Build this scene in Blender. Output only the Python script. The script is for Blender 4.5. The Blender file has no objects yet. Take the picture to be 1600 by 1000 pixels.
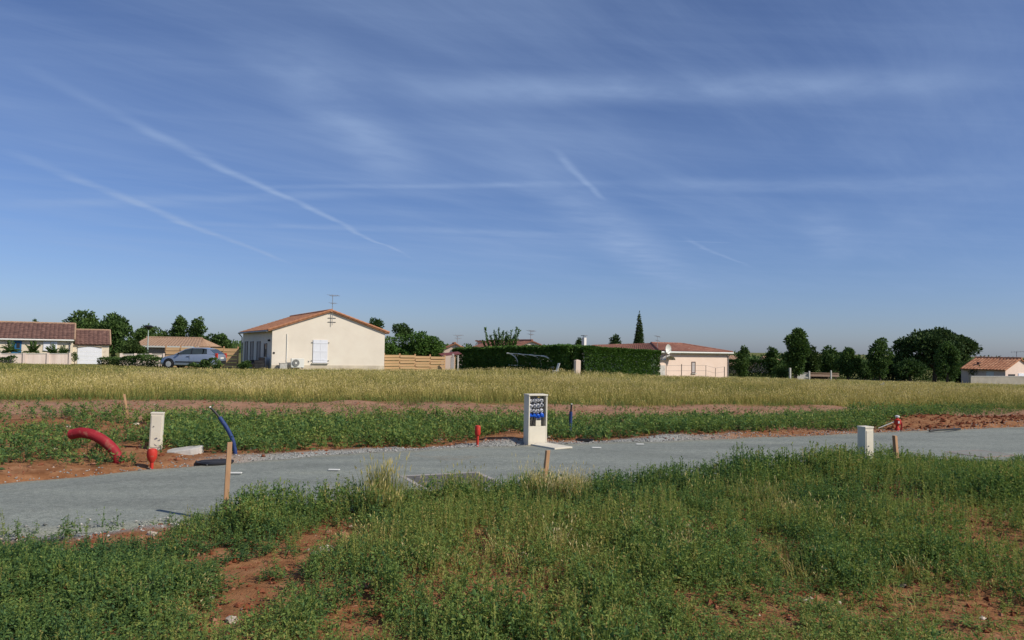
import bpy, bmesh, math, random
import numpy as np
from mathutils import Vector, Matrix

random.seed(7)
RNG = np.random.default_rng(11)
SC = bpy.context.scene
COL = SC.collection
R = math.radians

# ------------------------------------------------------------------ camera
F = 1230.0                      # focal length in photo pixels (1600 wide)
CAM = Vector((0.0, 0.0, 1.75))
PITCH, ROLL = math.atan(44.0 / F), R(1.0)
cd = bpy.data.cameras.new('camera')
cd.sensor_width = 36.0
cd.lens = F / 1600.0 * 36.0
cd.clip_start, cd.clip_end = 0.05, 20000.0
cam = bpy.data.objects.new('camera', cd)
COL.objects.link(cam)
CM = Matrix.Rotation(math.pi / 2 + PITCH, 3, 'X') @ Matrix.Rotation(ROLL, 3, 'Z')
cam.matrix_world = Matrix.Translation(CAM) @ CM.to_4x4()
SC.camera = cam
CMI = CM.transposed()


def ray(u, v):
    return CM @ Vector(((u - 800) / F, -(v - 500) / F, -1.0))


def P(u, v, D):
    """world point seen at photo pixel u, v when it stands D metres ahead"""
    d = ray(u, v)
    return CAM + d * (D / d.y)


def project(p):
    c = CMI @ (Vector(p) - CAM)
    return 800 + F * c.x / -c.z, 500 - F * c.y / -c.z


# ------------------------------------------------------------------ light
SUN_AZ, SUN_EL = 66.0, 39.0     # degrees right of straight behind the camera / above the horizon
sdir = Vector((math.sin(R(SUN_AZ)) * math.cos(R(SUN_EL)), -math.cos(R(SUN_AZ)) * math.cos(R(SUN_EL)), math.sin(R(SUN_EL))))
sl = bpy.data.lights.new('sun', 'SUN')
sl.energy = 4.2
sl.angle = R(0.53)
sl.color = (1.0, 0.92, 0.80)
sun = bpy.data.objects.new('sun', sl)
COL.objects.link(sun)
sun.rotation_euler = sdir.to_track_quat('Z', 'Y').to_euler()

vs = SC.view_settings
vs.view_transform = 'Standard'
vs.look = 'None'
vs.exposure = 0.0
vs.gamma = 1.0
vs.use_curve_mapping = False

SC.cycles.max_bounces = 5
SC.cycles.diffuse_bounces = 3
SC.cycles.glossy_bounces = 2
SC.cycles.transmission_bounces = 3
W = bpy.data.worlds.new('World')
W.cycles.sampling_method = 'MANUAL'
W.cycles.sample_map_resolution = 256
SC.world = W
W.use_nodes = True
SKY_STRENGTH = 0.094


def build_world():
    nt = W.node_tree
    N, L = nt.nodes, nt.links
    N.clear()
    out = N.new('ShaderNodeOutputWorld')
    bg = N.new('ShaderNodeBackground')
    bg.inputs['Strength'].default_value = SKY_STRENGTH
    L.new(bg.outputs[0], out.inputs[0])
    sky = N.new('ShaderNodeTexSky')
    sky.sky_type = 'NISHITA'
    sky.sun_disc = False
    sky.sun_elevation = R(SUN_EL)
    sky.sun_rotation = R(180.0 - SUN_AZ)
    sky.altitude = 100.0
    sky.air_density = 0.8
    sky.dust_density = 0.65
    sky.ozone_density = 7.0
    tc = N.new('ShaderNodeTexCoord')

    def val(x):
        return x

    def m(op, a, b=None, c=None, clamp=False):
        n = N.new('ShaderNodeMath')
        n.operation = op
        n.use_clamp = clamp
        for i, x in enumerate((a, b, c)):
            if x is None:
                continue
            if isinstance(x, (int, float)):
                n.inputs[i].default_value = x
            else:
                L.new(x, n.inputs[i])
        return n.outputs[0]

    def sstep(x, a, b):
        n = N.new('ShaderNodeMapRange')
        n.interpolation_type = 'SMOOTHSTEP'
        L.new(x, n.inputs[0])
        n.inputs[1].default_value, n.inputs[2].default_value = a, b
        n.inputs[3].default_value, n.inputs[4].default_value = 0.0, 1.0
        return n.outputs[0]

    sep = N.new('ShaderNodeSeparateXYZ')
    L.new(tc.outputs['Generated'], sep.inputs[0])
    X, Y, Z = sep.outputs
    zc = m('MAXIMUM', Z, 0.03)
    px, py = m('DIVIDE', X, zc), m('DIVIDE', Y, zc)

    def noise(vx, vy, scale, detail, sx=1.0, sy=1.0, rot=0.0, rough=0.55):
        c, s = math.cos(rot), math.sin(rot)
        a = m('ADD', m('MULTIPLY', vx, c), m('MULTIPLY', vy, s))
        b = m('SUBTRACT', m('MULTIPLY', vy, c), m('MULTIPLY', vx, s))
        cb = N.new('ShaderNodeCombineXYZ')
        L.new(m('MULTIPLY', a, sx), cb.inputs[0])
        L.new(m('MULTIPLY', b, sy), cb.inputs[1])
        n = N.new('ShaderNodeTexNoise')
        n.inputs['Scale'].default_value = scale
        n.inputs['Detail'].default_value = detail
        n.inputs['Roughness'].default_value = rough
        L.new(cb.outputs[0], n.inputs['Vector'])
        return n.outputs[0]

    # gentle wander so that trails and veils are not ruler-straight
    w1 = m('MULTIPLY', m('SUBTRACT', noise(px, py, 0.55, 3), 0.5), 0.30)
    w2 = m('MULTIPLY', m('SUBTRACT', noise(py, px, 0.5, 3), 0.5), 0.30)
    qx, qy = m('ADD', px, w1), m('ADD', py, w2)

    def sky_uv(u, v):
        d = ray(u, v).normalized()
        return d.x / d.z, d.y / d.z

    def trail(a, b, hw0, hw1, k, soft=0.25):
        ax, ay = sky_uv(*a)
        bx, by = sky_uv(*b)
        ln = math.hypot(bx - ax, by - ay)
        tx, ty = (bx - ax) / ln, (by - ay) / ln
        dx, dy = m('SUBTRACT', qx, ax), m('SUBTRACT', qy, ay)
        s = m('DIVIDE', m('ADD', m('MULTIPLY', dx, tx), m('MULTIPLY', dy, ty)), ln)
        d = m('ABSOLUTE', m('SUBTRACT', m('MULTIPLY', dx, ty), m('MULTIPLY', dy, tx)))
        wid = m('ADD', hw0, m('MULTIPLY', m('MAXIMUM', m('MINIMUM', s, 1.0), 0.0), hw1 - hw0))
        r = m('DIVIDE', d, wid)
        g = m('SUBTRACT', 1.0, sstep(r, 0.0, 1.0))
        e = m('MULTIPLY', sstep(s, -0.02, soft), m('SUBTRACT', 1.0, sstep(s, 1.0 - soft, 1.02)))
        return m('MULTIPLY', m('MULTIPLY', g, e), k)

    fine = sstep(noise(px, py, 2.2, 5), 0.28, 0.68)
    t = None
    for spec in TRAILS:
        x = trail(*spec)
        t = x if t is None else m('ADD', t, x)
    t = m('MULTIPLY', t, m('ADD', 0.45, m('MULTIPLY', fine, 0.75)))
    ci = m('MULTIPLY', sstep(noise(qx, qy, 0.62, 5, 1.0, 0.35, R(-25)), 0.40, 0.80), 0.26)
    ci2 = m('MULTIPLY', sstep(noise(qx, qy, 0.40, 6, 0.35, 1.0, R(14)), 0.42, 0.80), 0.22)
    fib = sstep(noise(qx, qy, 1.7, 8, 1.0, 0.10, R(-38), 0.68), 0.40, 0.78)
    fib2 = sstep(noise(qx, qy, 1.3, 8, 0.10, 1.0, R(8), 0.68), 0.42, 0.80)
    ci = m('ADD', ci, m('MULTIPLY', fib, 0.16))
    ci2 = m('ADD', ci2, m('MULTIPLY', fib2, 0.15))
    hz = sstep(Z, 0.02, 0.14)
    fac = m('MULTIPLY', m('ADD', m('ADD', m('ADD', ci, ci2), t), 0.02), hz)
    fac = m('MINIMUM', fac, 0.75)
    # dusty blue air of the photograph: the Nishita sky tinted a little
    tint = N.new('ShaderNodeMix')
    tint.data_type = 'RGBA'
    tint.blend_type = 'MULTIPLY'
    tint.inputs[0].default_value = 1.0
    L.new(sky.outputs[0], tint.inputs[6])
    tint.inputs[7].default_value = SKY_TINT
    mix = N.new('ShaderNodeMix')
    mix.data_type = 'RGBA'
    L.new(fac, mix.inputs[0])
    L.new(tint.outputs[2], mix.inputs[6])
    mix.inputs[7].default_value = tuple(c / SKY_STRENGTH for c in CLOUD_COL) + (1.0,)
    L.new(mix.outputs[2], bg.inputs['Color'])


SKY_TINT = (1.06, 1.0, 1.10, 1.0)
CLOUD_COL = (0.32, 0.44, 0.68)
TRAILS = [   # photo pixels of the two ends, half widths, strength, end softness
    ((-60, 62), (660, 412), 0.085, 0.040, 0.50, 0.30),
    ((-40, 212), (470, 420), 0.11, 0.08, 0.50, 0.25),
    ((845, 222), (960, 318), 0.040, 0.040, 0.36, 0.30),
    ((1040, 362), (1180, 420), 0.06, 0.05, 0.30, 0.30),
    ((330, 295), (1000, 284), 0.11, 0.15, 0.26, 0.30),
    ((900, 286), (1640, 290), 0.26, 0.40, 0.24, 0.35),
    ((-60, 324), (720, 300), 0.28, 0.24, 0.24, 0.30),
    ((220, 345), (1000, 372), 0.20, 0.36, 0.28, 0.30),
    ((500, 155), (1700, 122), 0.26, 0.30, 0.34, 0.35),
    ((360, 0), (640, 290), 0.30, 0.32, 0.32, 0.30),
    ((700, 150), (1090, 470), 0.32, 0.90, 0.38, 0.30),
    ((1040, 376), (1150, 380), 0.06, 0.06, 0.22, 0.30),
    ((1290, 300), (1305, 420), 0.30, 0.35, 0.20, 0.35),
]
build_world()


# ------------------------------------------------------------------ noise, ground height
def _hash(ix, iy, seed):
    h = (ix.astype(np.int64) * 374761393 + iy.astype(np.int64) * 668265263 + seed * 974634777) & 0xFFFFFFFF
    h = ((h ^ (h >> 13)) * 1274126177) & 0xFFFFFFFF
    return ((h ^ (h >> 16)) & 0xFFFFFF) / float(0xFFFFFF)


def vnoise(x, y, s, seed=0):
    x = np.asarray(x, float) / s
    y = np.asarray(y, float) / s
    ix, iy = np.floor(x), np.floor(y)
    fx, fy = x - ix, y - iy
    fx, fy = fx * fx * (3 - 2 * fx), fy * fy * (3 - 2 * fy)
    a, b = _hash(ix, iy, seed), _hash(ix + 1, iy, seed)
    c, d = _hash(ix, iy + 1, seed), _hash(ix + 1, iy + 1, seed)
    return a + (b - a) * fx + (c - a) * fy + (a - b - c + d) * fx * fy


def fbm(x, y, s, seed=0, octs=4):
    t, a, n = 0.0, 0.5, 0.0
    for k in range(octs):
        t = t + a * vnoise(x, y, s / 2 ** k, seed + k * 17)
        n += a
        a *= 0.5
    return t / n


def ss(a, b, x):
    t = np.clip((np.asarray(x, float) - a) / (b - a), 0, 1)
    return t * t * (3 - 2 * t)


# the road: far and near edge as x -> y curves
FAR_X = [-60, -16, -9, -6.2, -3.87, -1.1, 1.2, 5.3, 12.9, 25, 60, 200]
FAR_Y = [-26, 2.5, 7.6, 9.6, 11.9, 13.75, 14.65, 16.4, 19.9, 25.0, 39.5, 97]
NEAR_X = [-60, -16, -9, -4.7, -3.2, -1.7, 0.8, 4.0, 7.9, 14, 25, 60, 200]
NEAR_Y = [-31, -2.0, 4.6, 7.05, 7.55, 8.35, 9.75, 10.9, 12.5, 15.3, 20.0, 34.5, 92]


def _curve(xs, ys):
    tx = np.linspace(-60, 200, 5201)
    ty = np.interp(tx, xs, ys)
    k = np.hanning(61)
    k /= k.sum()
    ty = np.convolve(np.pad(ty, 30, mode='edge'), k, mode='valid')
    return tx, ty


_fx, _fy = _curve(FAR_X, FAR_Y)
_nx, _ny = _curve(NEAR_X, NEAR_Y)


def road_far(x):
    x = np.asarray(x, float)
    return np.interp(x, _fx, _fy) + (vnoise(x, x * 0, 0.7, 5) - 0.5) * 0.22 + (vnoise(x, x * 0, 0.17, 6) - 0.5) * 0.10


def road_near(x):
    x = np.asarray(x, float)
    return np.interp(x, _nx, _ny) + (vnoise(x, x * 0, 0.8, 8) - 0.5) * 0.26 + (vnoise(x, x * 0, 0.17, 9) - 0.5) * 0.10


def road_in(x, y, pad=0.0):
    """smooth 0..1: how far inside the road strip a point lies"""
    a = road_far(x) - y + pad
    b = y - road_near(x) + pad
    return np.minimum(a, b)


def zg(x, y):
    """ground height"""
    x = np.asarray(x, float)
    y = np.asarray(y, float)
    far = -0.9 * ss(48, 95, y) - 0.011 * np.clip(x, 0, 90) * ss(25, 80, y)
    rd = road_in(x, y)
    off = 1 - ss(-0.28, 0.02, rd)                     # 1 away from the road
    near = ss(60, 28, y)
    lump = (fbm(x, y, 1.6, 21, 4) - 0.5) * 0.20 + (fbm(x, y, 0.22, 31, 3) - 0.5) * 0.055
    mound = 0.16 * np.exp(-((x - 5.6) / 2.2) ** 2 - ((y - 9.6) / 1.3) ** 2)
    bank = 0.10 * np.exp(-((x + 6.8) / 3.2) ** 2 - ((y - 12.2) / 1.6) ** 2) + 0.12 * np.exp(-((x - 11.5) / 3.5) ** 2 - ((y - 21.0) / 0.9) ** 2)
    return far + off * near * (lump + mound + bank + 0.015) - (1 - off) * 0.03


def zg1(x, y):
    return float(zg(np.array([x]), np.array([y]))[0])


def on_ground(u, D, v=570):
    p = P(u, v, D)
    return Vector((p.x, p.y, zg1(p.x, p.y)))


# ------------------------------------------------------------------ materials
MATS = {}


def ramp_node(N, stops):
    r = N.new('ShaderNodeValToRGB')
    el = r.color_ramp.elements
    while len(el) > 1:
        el.remove(el[-1])
    el[0].position, el[0].color = stops[0][0], (*stops[0][1], 1)
    for p, c in stops[1:]:
        e = el.new(p)
        e.color = (*c, 1)
    return r


def mat(name, cols, scale=4.0, rough=0.8, detail=5, bump=0.0, bscale=None, spec=0.3, metal=0.0, stretch=(1, 1, 1), coat=0.0, spots=None):
    """procedural surface: noise-mixed colours, optional bump and stained spots"""
    if name in MATS:
        return MATS[name]
    mt = bpy.data.materials.new(name)
    mt.use_nodes = True
    N, L = mt.node_tree.nodes, mt.node_tree.links
    b = N['Principled BSDF']
    b.inputs['Roughness'].default_value = rough
    b.inputs['Specular IOR Level'].default_value = spec
    b.inputs['Metallic'].default_value = metal
    b.inputs['Coat Weight'].default_value = coat
    tc = N.new('ShaderNodeTexCoord')
    mp = N.new('ShaderNodeMapping')
    mp.inputs['Scale'].default_value = stretch
    L.new(tc.outputs['Object'], mp.inputs[0])
    n = N.new('ShaderNodeTexNoise')
    n.inputs['Scale'].default_value = scale
    n.inputs['Detail'].default_value = detail
    n.inputs['Roughness'].default_value = 0.6
    L.new(mp.outputs[0], n.inputs['Vector'])
    k = len(cols)
    r = ramp_node(N, [(0.30 + 0.40 * i / max(1, k - 1), c) for i, c in enumerate(cols)])
    L.new(n.outputs[0], r.inputs[0])
    col = r.outputs[0]
    if spots:
        n2 = N.new('ShaderNodeTexNoise')
        n2.inputs['Scale'].default_value = spots[1]
        n2.inputs['Detail'].default_value = 6
        L.new(mp.outputs[0], n2.inputs['Vector'])
        r2 = ramp_node(N, [(spots[2], (0, 0, 0)), (spots[2] + 0.12, (1, 1, 1))])
        L.new(n2.outputs[0], r2.inputs[0])
        mx = N.new('ShaderNodeMix')
        mx.data_type = 'RGBA'
        L.new(r2.outputs[0], mx.inputs[0])
        L.new(col, mx.inputs[6])
        mx.inputs[7].default_value = (*spots[0], 1)
        col = mx.outputs[2]
    L.new(col, b.inputs['Base Color'])
    if bump:
        n3 = N.new('ShaderNodeTexNoise')
        n3.inputs['Scale'].default_value = bscale or scale * 6
        n3.inputs['Detail'].default_value = 4
        L.new(mp.outputs[0], n3.inputs['Vector'])
        bp = N.new('ShaderNodeBump')
        bp.inputs['Strength'].default_value = bump
        bp.inputs['Distance'].default_value = 0.02
        L.new(n3.outputs[0], bp.inputs['Height'])
        L.new(bp.outputs[0], b.inputs['Normal'])
    MATS[name] = mt
    return mt


def leaf_mat(name, cols, trans=0.25, rough=0.6, spec=0.12):
    """leaves: colour by a per-plant attribute, partly translucent"""
    if name in MATS:
        return MATS[name]
    mt = bpy.data.materials.new(name)
    mt.use_nodes = True
    N, L = mt.node_tree.nodes, mt.node_tree.links
    b = N['Principled BSDF']
    out = N['Material Output']
    at = N.new('ShaderNodeAttribute')
    at.attribute_name = 'tint'
    r = ramp_node(N, [(i / max(1, len(cols) - 1), c) for i, c in enumerate(cols)])
    L.new(at.outputs['Fac'], r.inputs[0])
    L.new(r.outputs[0], b.inputs['Base Color'])
    b.inputs['Roughness'].default_value = rough
    b.inputs['Specular IOR Level'].default_value = spec
    tr = N.new('ShaderNodeBsdfTranslucent')
    hs = N.new('ShaderNodeHueSaturation')
    hs.inputs['Value'].default_value = 1.25
    hs.inputs['Saturation'].default_value = 1.1
    L.new(r.outputs[0], hs.inputs['Color'])
    L.new(hs.outputs[0], tr.inputs[0])
    mx = N.new('ShaderNodeMixShader')
    mx.inputs[0].default_value = trans
    L.new(b.outputs[0], mx.inputs[1])
    L.new(tr.outputs[0], mx.inputs[2])
    L.new(mx.outputs[0], out.inputs[0])
    MATS[name] = mt
    return mt


# ------------------------------------------------------------------ mesh builder
class MB:
    def __init__(self):
        self.v, self.f = [], []

    def add(self, vs_, fs):
        o = len(self.v)
        self.v += [tuple(p) for p in vs_]
        self.f += [tuple(i + o for i in q) for q in fs]
        return self

    def box(self, c, s, M=None):
        x, y, z = s[0] / 2, s[1] / 2, s[2] / 2
        pts = [Vector((a * x, b * y, d * z)) for d in (-1, 1) for b in (-1, 1) for a in (-1, 1)]
        if M is not None:
            pts = [M @ p for p in pts]
        pts = [p + Vector(c) for p in pts]
        return self.add(pts, [(0, 2, 3, 1), (4, 5, 7, 6), (0, 1, 5, 4), (2, 6, 7, 3), (0, 4, 6, 2), (1, 3, 7, 5)])

    def prism(self, poly, y0, y1):
        """polygon in xz, extruded along y"""
        n = len(poly)
        pts = [(p[0], y0, p[1]) for p in poly] + [(p[0], y1, p[1]) for p in poly]
        fs = [tuple(range(n)), tuple(range(2 * n - 1, n - 1, -1))]
        fs += [(i, i + n, (i + 1) % n + n, (i + 1) % n) for i in range(n)]
        return self.add(pts, fs)

    def tube(self, pts, rad, n=8, cap=True):
        pts = [Vector(p) for p in pts]
        if not hasattr(rad, '__len__'):
            rad = [rad] * len(pts)
        vs_, fs = [], []
        ref = Vector((0.12, 0.31, 0.94)).normalized()
        for i, p in enumerate(pts):
            t = (pts[min(i + 1, len(pts) - 1)] - pts[max(i - 1, 0)]).normalized()
            if i == 0 or True:
                a = t.cross(ref)
                if a.length < 0.2:
                    a = t.cross(Vector((1, 0, 0)))
                a.normalize()
            b = t.cross(a)
            for k in range(n):
                w = 2 * math.pi * k / n
                vs_.append(p + (a * math.cos(w) + b * math.sin(w)) * rad[i])
        for i in range(len(pts) - 1):
            for k in range(n):
                fs.append((i * n + k, i * n + (k + 1) % n, (i + 1) * n + (k + 1) % n, (i + 1) * n + k))
        if cap:
            fs.append(tuple(range(n - 1, -1, -1)))
            fs.append(tuple((len(pts) - 1) * n + k for k in range(n)))
        return self.add(vs_, fs)

    def lathe(self, prof, n=20, c=(0, 0, 0), axis='Z'):
        vs_, fs = [], []
        for r_, z in prof:
            for k in range(n):
                w = 2 * math.pi * k / n
                q = (r_ * math.cos(w), r_ * math.sin(w), z)
                if axis == 'Y':
                    q = (q[0], q[2], q[1])
                vs_.append((q[0] + c[0], q[1] + c[1], q[2] + c[2]))
        for i in range(len(prof) - 1):
            for k in range(n):
                fs.append((i * n + k, i * n + (k + 1) % n, (i + 1) * n + (k + 1) % n, (i + 1) * n + k))
        fs.append(tuple(range(n - 1, -1, -1)))
        fs.append(tuple((len(prof) - 1) * n + k for k in range(n)))
        return self.add(vs_, fs)

    def mesh(self, name, m=None, bevel=0.0, smooth=False):
        me = bpy.data.meshes.new(name)
        me.from_pydata(self.v, [], self.f)
        bm = bmesh.new()
        bm.from_mesh(me)
        bmesh.ops.recalc_face_normals(bm, faces=bm.faces)
        if bevel:
            es = [e for e in bm.edges if len(e.link_faces) == 2 and e.calc_face_angle(0) > 0.6]
            bmesh.ops.bevel(bm, geom=es, offset=bevel, segments=2, affect='EDGES', profile=0.6)
        bm.to_mesh(me)
        bm.free()
        if smooth:
            me.polygons.foreach_set('use_smooth', [True] * len(me.polygons))
            me.set_sharp_from_angle(angle=R(40))
        if m:
            me.materials.append(m)
        return me

    def build(self, name, m, parent=None, bevel=0.0, smooth=False, loc=None, rot=None):
        return link(name, self.mesh(name, m, bevel, smooth), parent, loc, rot)


def link(name, me, parent=None, loc=None, rot=None):
    o = bpy.data.objects.new(name, me)
    COL.objects.link(o)
    if parent is not None:
        o.parent = parent
    if loc is not None:
        o.location = loc
    if rot is not None:
        o.rotation_euler = rot
    return o


def tag(o, label=None, cat=None, group=None, kind=None):
    if label:
        o['label'] = label
    if cat:
        o['category'] = cat
    if group:
        o['group'] = group
    if kind or cat:
        o['kind'] = kind or 'thing'
    return o


def thing(name, loc, label, cat, group=None, rz=0.0):
    o = bpy.data.objects.new(name, None)
    COL.objects.link(o)
    o.location = loc
    o.rotation_euler = (0, 0, rz)
    o.empty_display_size = 0.3
    return tag(o, label, cat, group)


def np_mesh(name, verts, quads=None, tris=None, m=None, tint=None, smooth=False):
    """fast mesh from arrays"""
    me = bpy.data.meshes.new(name)
    nq = 0 if quads is None else len(quads)
    nt = 0 if tris is None else len(tris)
    me.vertices.add(len(verts))
    me.vertices.foreach_set('co', np.asarray(verts, np.float32).ravel())
    loops = []
    starts = []
    if nq:
        loops.append(np.asarray(quads, np.int32).ravel())
        starts.append(np.arange(nq) * 4)
    if nt:
        loops.append(np.asarray(tris, np.int32).ravel())
        starts.append(nq * 4 + np.arange(nt) * 3)
    loops = np.concatenate(loops)
    starts = np.concatenate(starts)
    me.loops.add(len(loops))
    me.loops.foreach_set('vertex_index', loops)
    me.polygons.add(nq + nt)
    me.polygons.foreach_set('loop_start', starts.astype(np.int32))
    if smooth:
        me.polygons.foreach_set('use_smooth', np.ones(nq + nt, bool))
    me.update(calc_edges=True)
    if not smooth:
        me.shade_flat()
    if tint is not None:
        a = me.attributes.new('tint', 'FLOAT', 'POINT')
        a.data.foreach_set('value', np.asarray(tint, np.float32))
    if m:
        me.materials.append(m)
    return me


# ------------------------------------------------------------------ ground
def axis_coords(a0, a1, fine, lo, hi, grow):
    c = list(np.arange(a0, a1 + 1e-6, fine))
    s, x = fine, c[-1]
    while x < hi:
        s *= grow
        x += s
        c.append(x)
    s, x = fine, c[0]
    left = []
    while x > lo:
        s *= grow
        x -= s
        left.append(x)
    return np.array(left[::-1] + c)


FIELD_FRONT = [22.6, 22.8, 24.0, 25.0, 25.6, 25.6]


def make_ground():
    xs = axis_coords(-8.5, 13.5, 0.08, -4000, 4000, 1.10)
    ys = axis_coords(3.5, 23.0, 0.08, -2500, 9000, 1.075)
    gx, gy = np.meshgrid(xs, ys)
    x, y = gx.ravel(), gy.ravel()
    z = zg(x, y)
    nx, ny = len(xs), len(ys)
    i = np.arange(nx * ny).reshape(ny, nx)
    q = np.stack([i[:-1, :-1], i[:-1, 1:], i[1:, 1:], i[1:, :-1]], -1).reshape(-1, 4)
    me = np_mesh('ground', np.stack([x, y, z], 1), q, None, None, smooth=True)
    wob = (fbm(x, y, 3.0, 61, 3) - 0.5)
    uu = 800 + F * x / np.maximum(y, 1)
    fr = np.interp(uu, [-100, 200, 500, 900, 1300, 1700], FIELD_FRONT)
    straw = ss(-.3, 1.3, y - fr + wob * 2.0) * ss(43, 37, y + wob * 6)
    lawn = ss(37, 43, y + wob * 6)
    rd = road_in(x, y)
    grav = ss(-0.62, -0.22, rd + wob * 0.45) * (y > road_near(x) + 0.5) * ss(-4.9, -3.4, x) * ss(5.2, 3.0, x)
    grav = grav + ss(-0.45, -0.1, rd + wob * 0.3) * (y < road_near(x) + 0.5) * ss(-5.5, -4.4, x) * ss(-1.6, -2.6, x)
    dry = ss(17.0, 19.0, y + wob) * (1 - straw) * (1 - lawn)
    dry = dry * (1 - ss(1330, 1400, uu) * ss(3.4, 2.2, y - np.interp(x, _fx, _fy)))
    a = me.attributes.new('zone', 'FLOAT_COLOR', 'POINT')
    a.data.foreach_set('color', np.stack([straw, lawn, np.clip(grav, 0, 1), dry], 1).astype(np.float32).ravel())
    mt = bpy.data.materials.new('soil')
    mt.use_nodes = True
    N, L = mt.node_tree.nodes, mt.node_tree.links
    b = N['Principled BSDF']
    b.inputs['Roughness'].default_value = 0.95
    b.inputs['Specular IOR Level'].default_value = 0.1
    geo = N.new('ShaderNodeNewGeometry')

    def noi(s, d=6, r_=0.6):
        n = N.new('ShaderNodeTexNoise')
        n.inputs['Scale'].default_value = s
        n.inputs['Detail'].default_value = d
        n.inputs['Roughness'].default_value = r_
        L.new(geo.outputs['Position'], n.inputs['Vector'])
        return n.outputs[0]

    def ramp(src, stops):
        r_ = ramp_node(N, stops)
        L.new(src, r_.inputs[0])
        return r_.outputs[0]

    def mix(f, a_, b_):
        n = N.new('ShaderNodeMix')
        n.data_type = 'RGBA'
        L.new(f, n.inputs[0])
        L.new(a_, n.inputs[6])
        L.new(b_, n.inputs[7])
        return n.outputs[2]

    soil = ramp(noi(5, 8), [(0.25, (0.15, 0.060, 0.024)), (0.5, (0.28, 0.130, 0.058)), (0.75, (0.40, 0.215, 0.11))])
    pale = ramp(noi(1.3, 7), [(0.3, (0.26, 0.135, 0.075)), (0.6, (0.37, 0.215, 0.135)), (0.75, (0.32, 0.25, 0.12))])
    straw_c = ramp(noi(2.2, 6), [(0.3, (0.16, 0.12, 0.035)), (0.5, (0.23, 0.17, 0.05)), (0.7, (0.12, 0.12, 0.03))])
    lawn_c = ramp(noi(0.7, 6), [(0.3, (0.09, 0.12, 0.03)), (0.55, (0.15, 0.15, 0.045)), (0.75, (0.24, 0.19, 0.07))])
    grav_c = ramp(noi(60, 3), [(0.3, (0.14, 0.155, 0.145)), (0.5, (0.28, 0.29, 0.27)), (0.7, (0.46, 0.45, 0.41))])
    at = N.new('ShaderNodeAttribute')
    at.attribute_name = 'zone'
    sp = N.new('ShaderNodeSeparateColor')
    L.new(at.outputs['Color'], sp.inputs[0])
    c = mix(at.outputs['Alpha'], soil, pale)
    c = mix(sp.outputs[0], c, straw_c)
    c = mix(sp.outputs[1], c, lawn_c)
    c = mix(sp.outputs[2], c, grav_c)
    L.new(c, b.inputs['Base Color'])
    bp = N.new('ShaderNodeBump')
    bp.inputs['Strength'].default_value = 0.7
    bp.inputs['Distance'].default_value = 0.03
    L.new(noi(28, 5, 0.7), bp.inputs['Height'])
    L.new(bp.outputs[0], b.inputs['Normal'])
    me.materials.append(mt)
    o = link('ground', me)
    tag(o, 'reddish bare soil running under the weeds and the yellow field', kind='structure')


make_ground()


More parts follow.
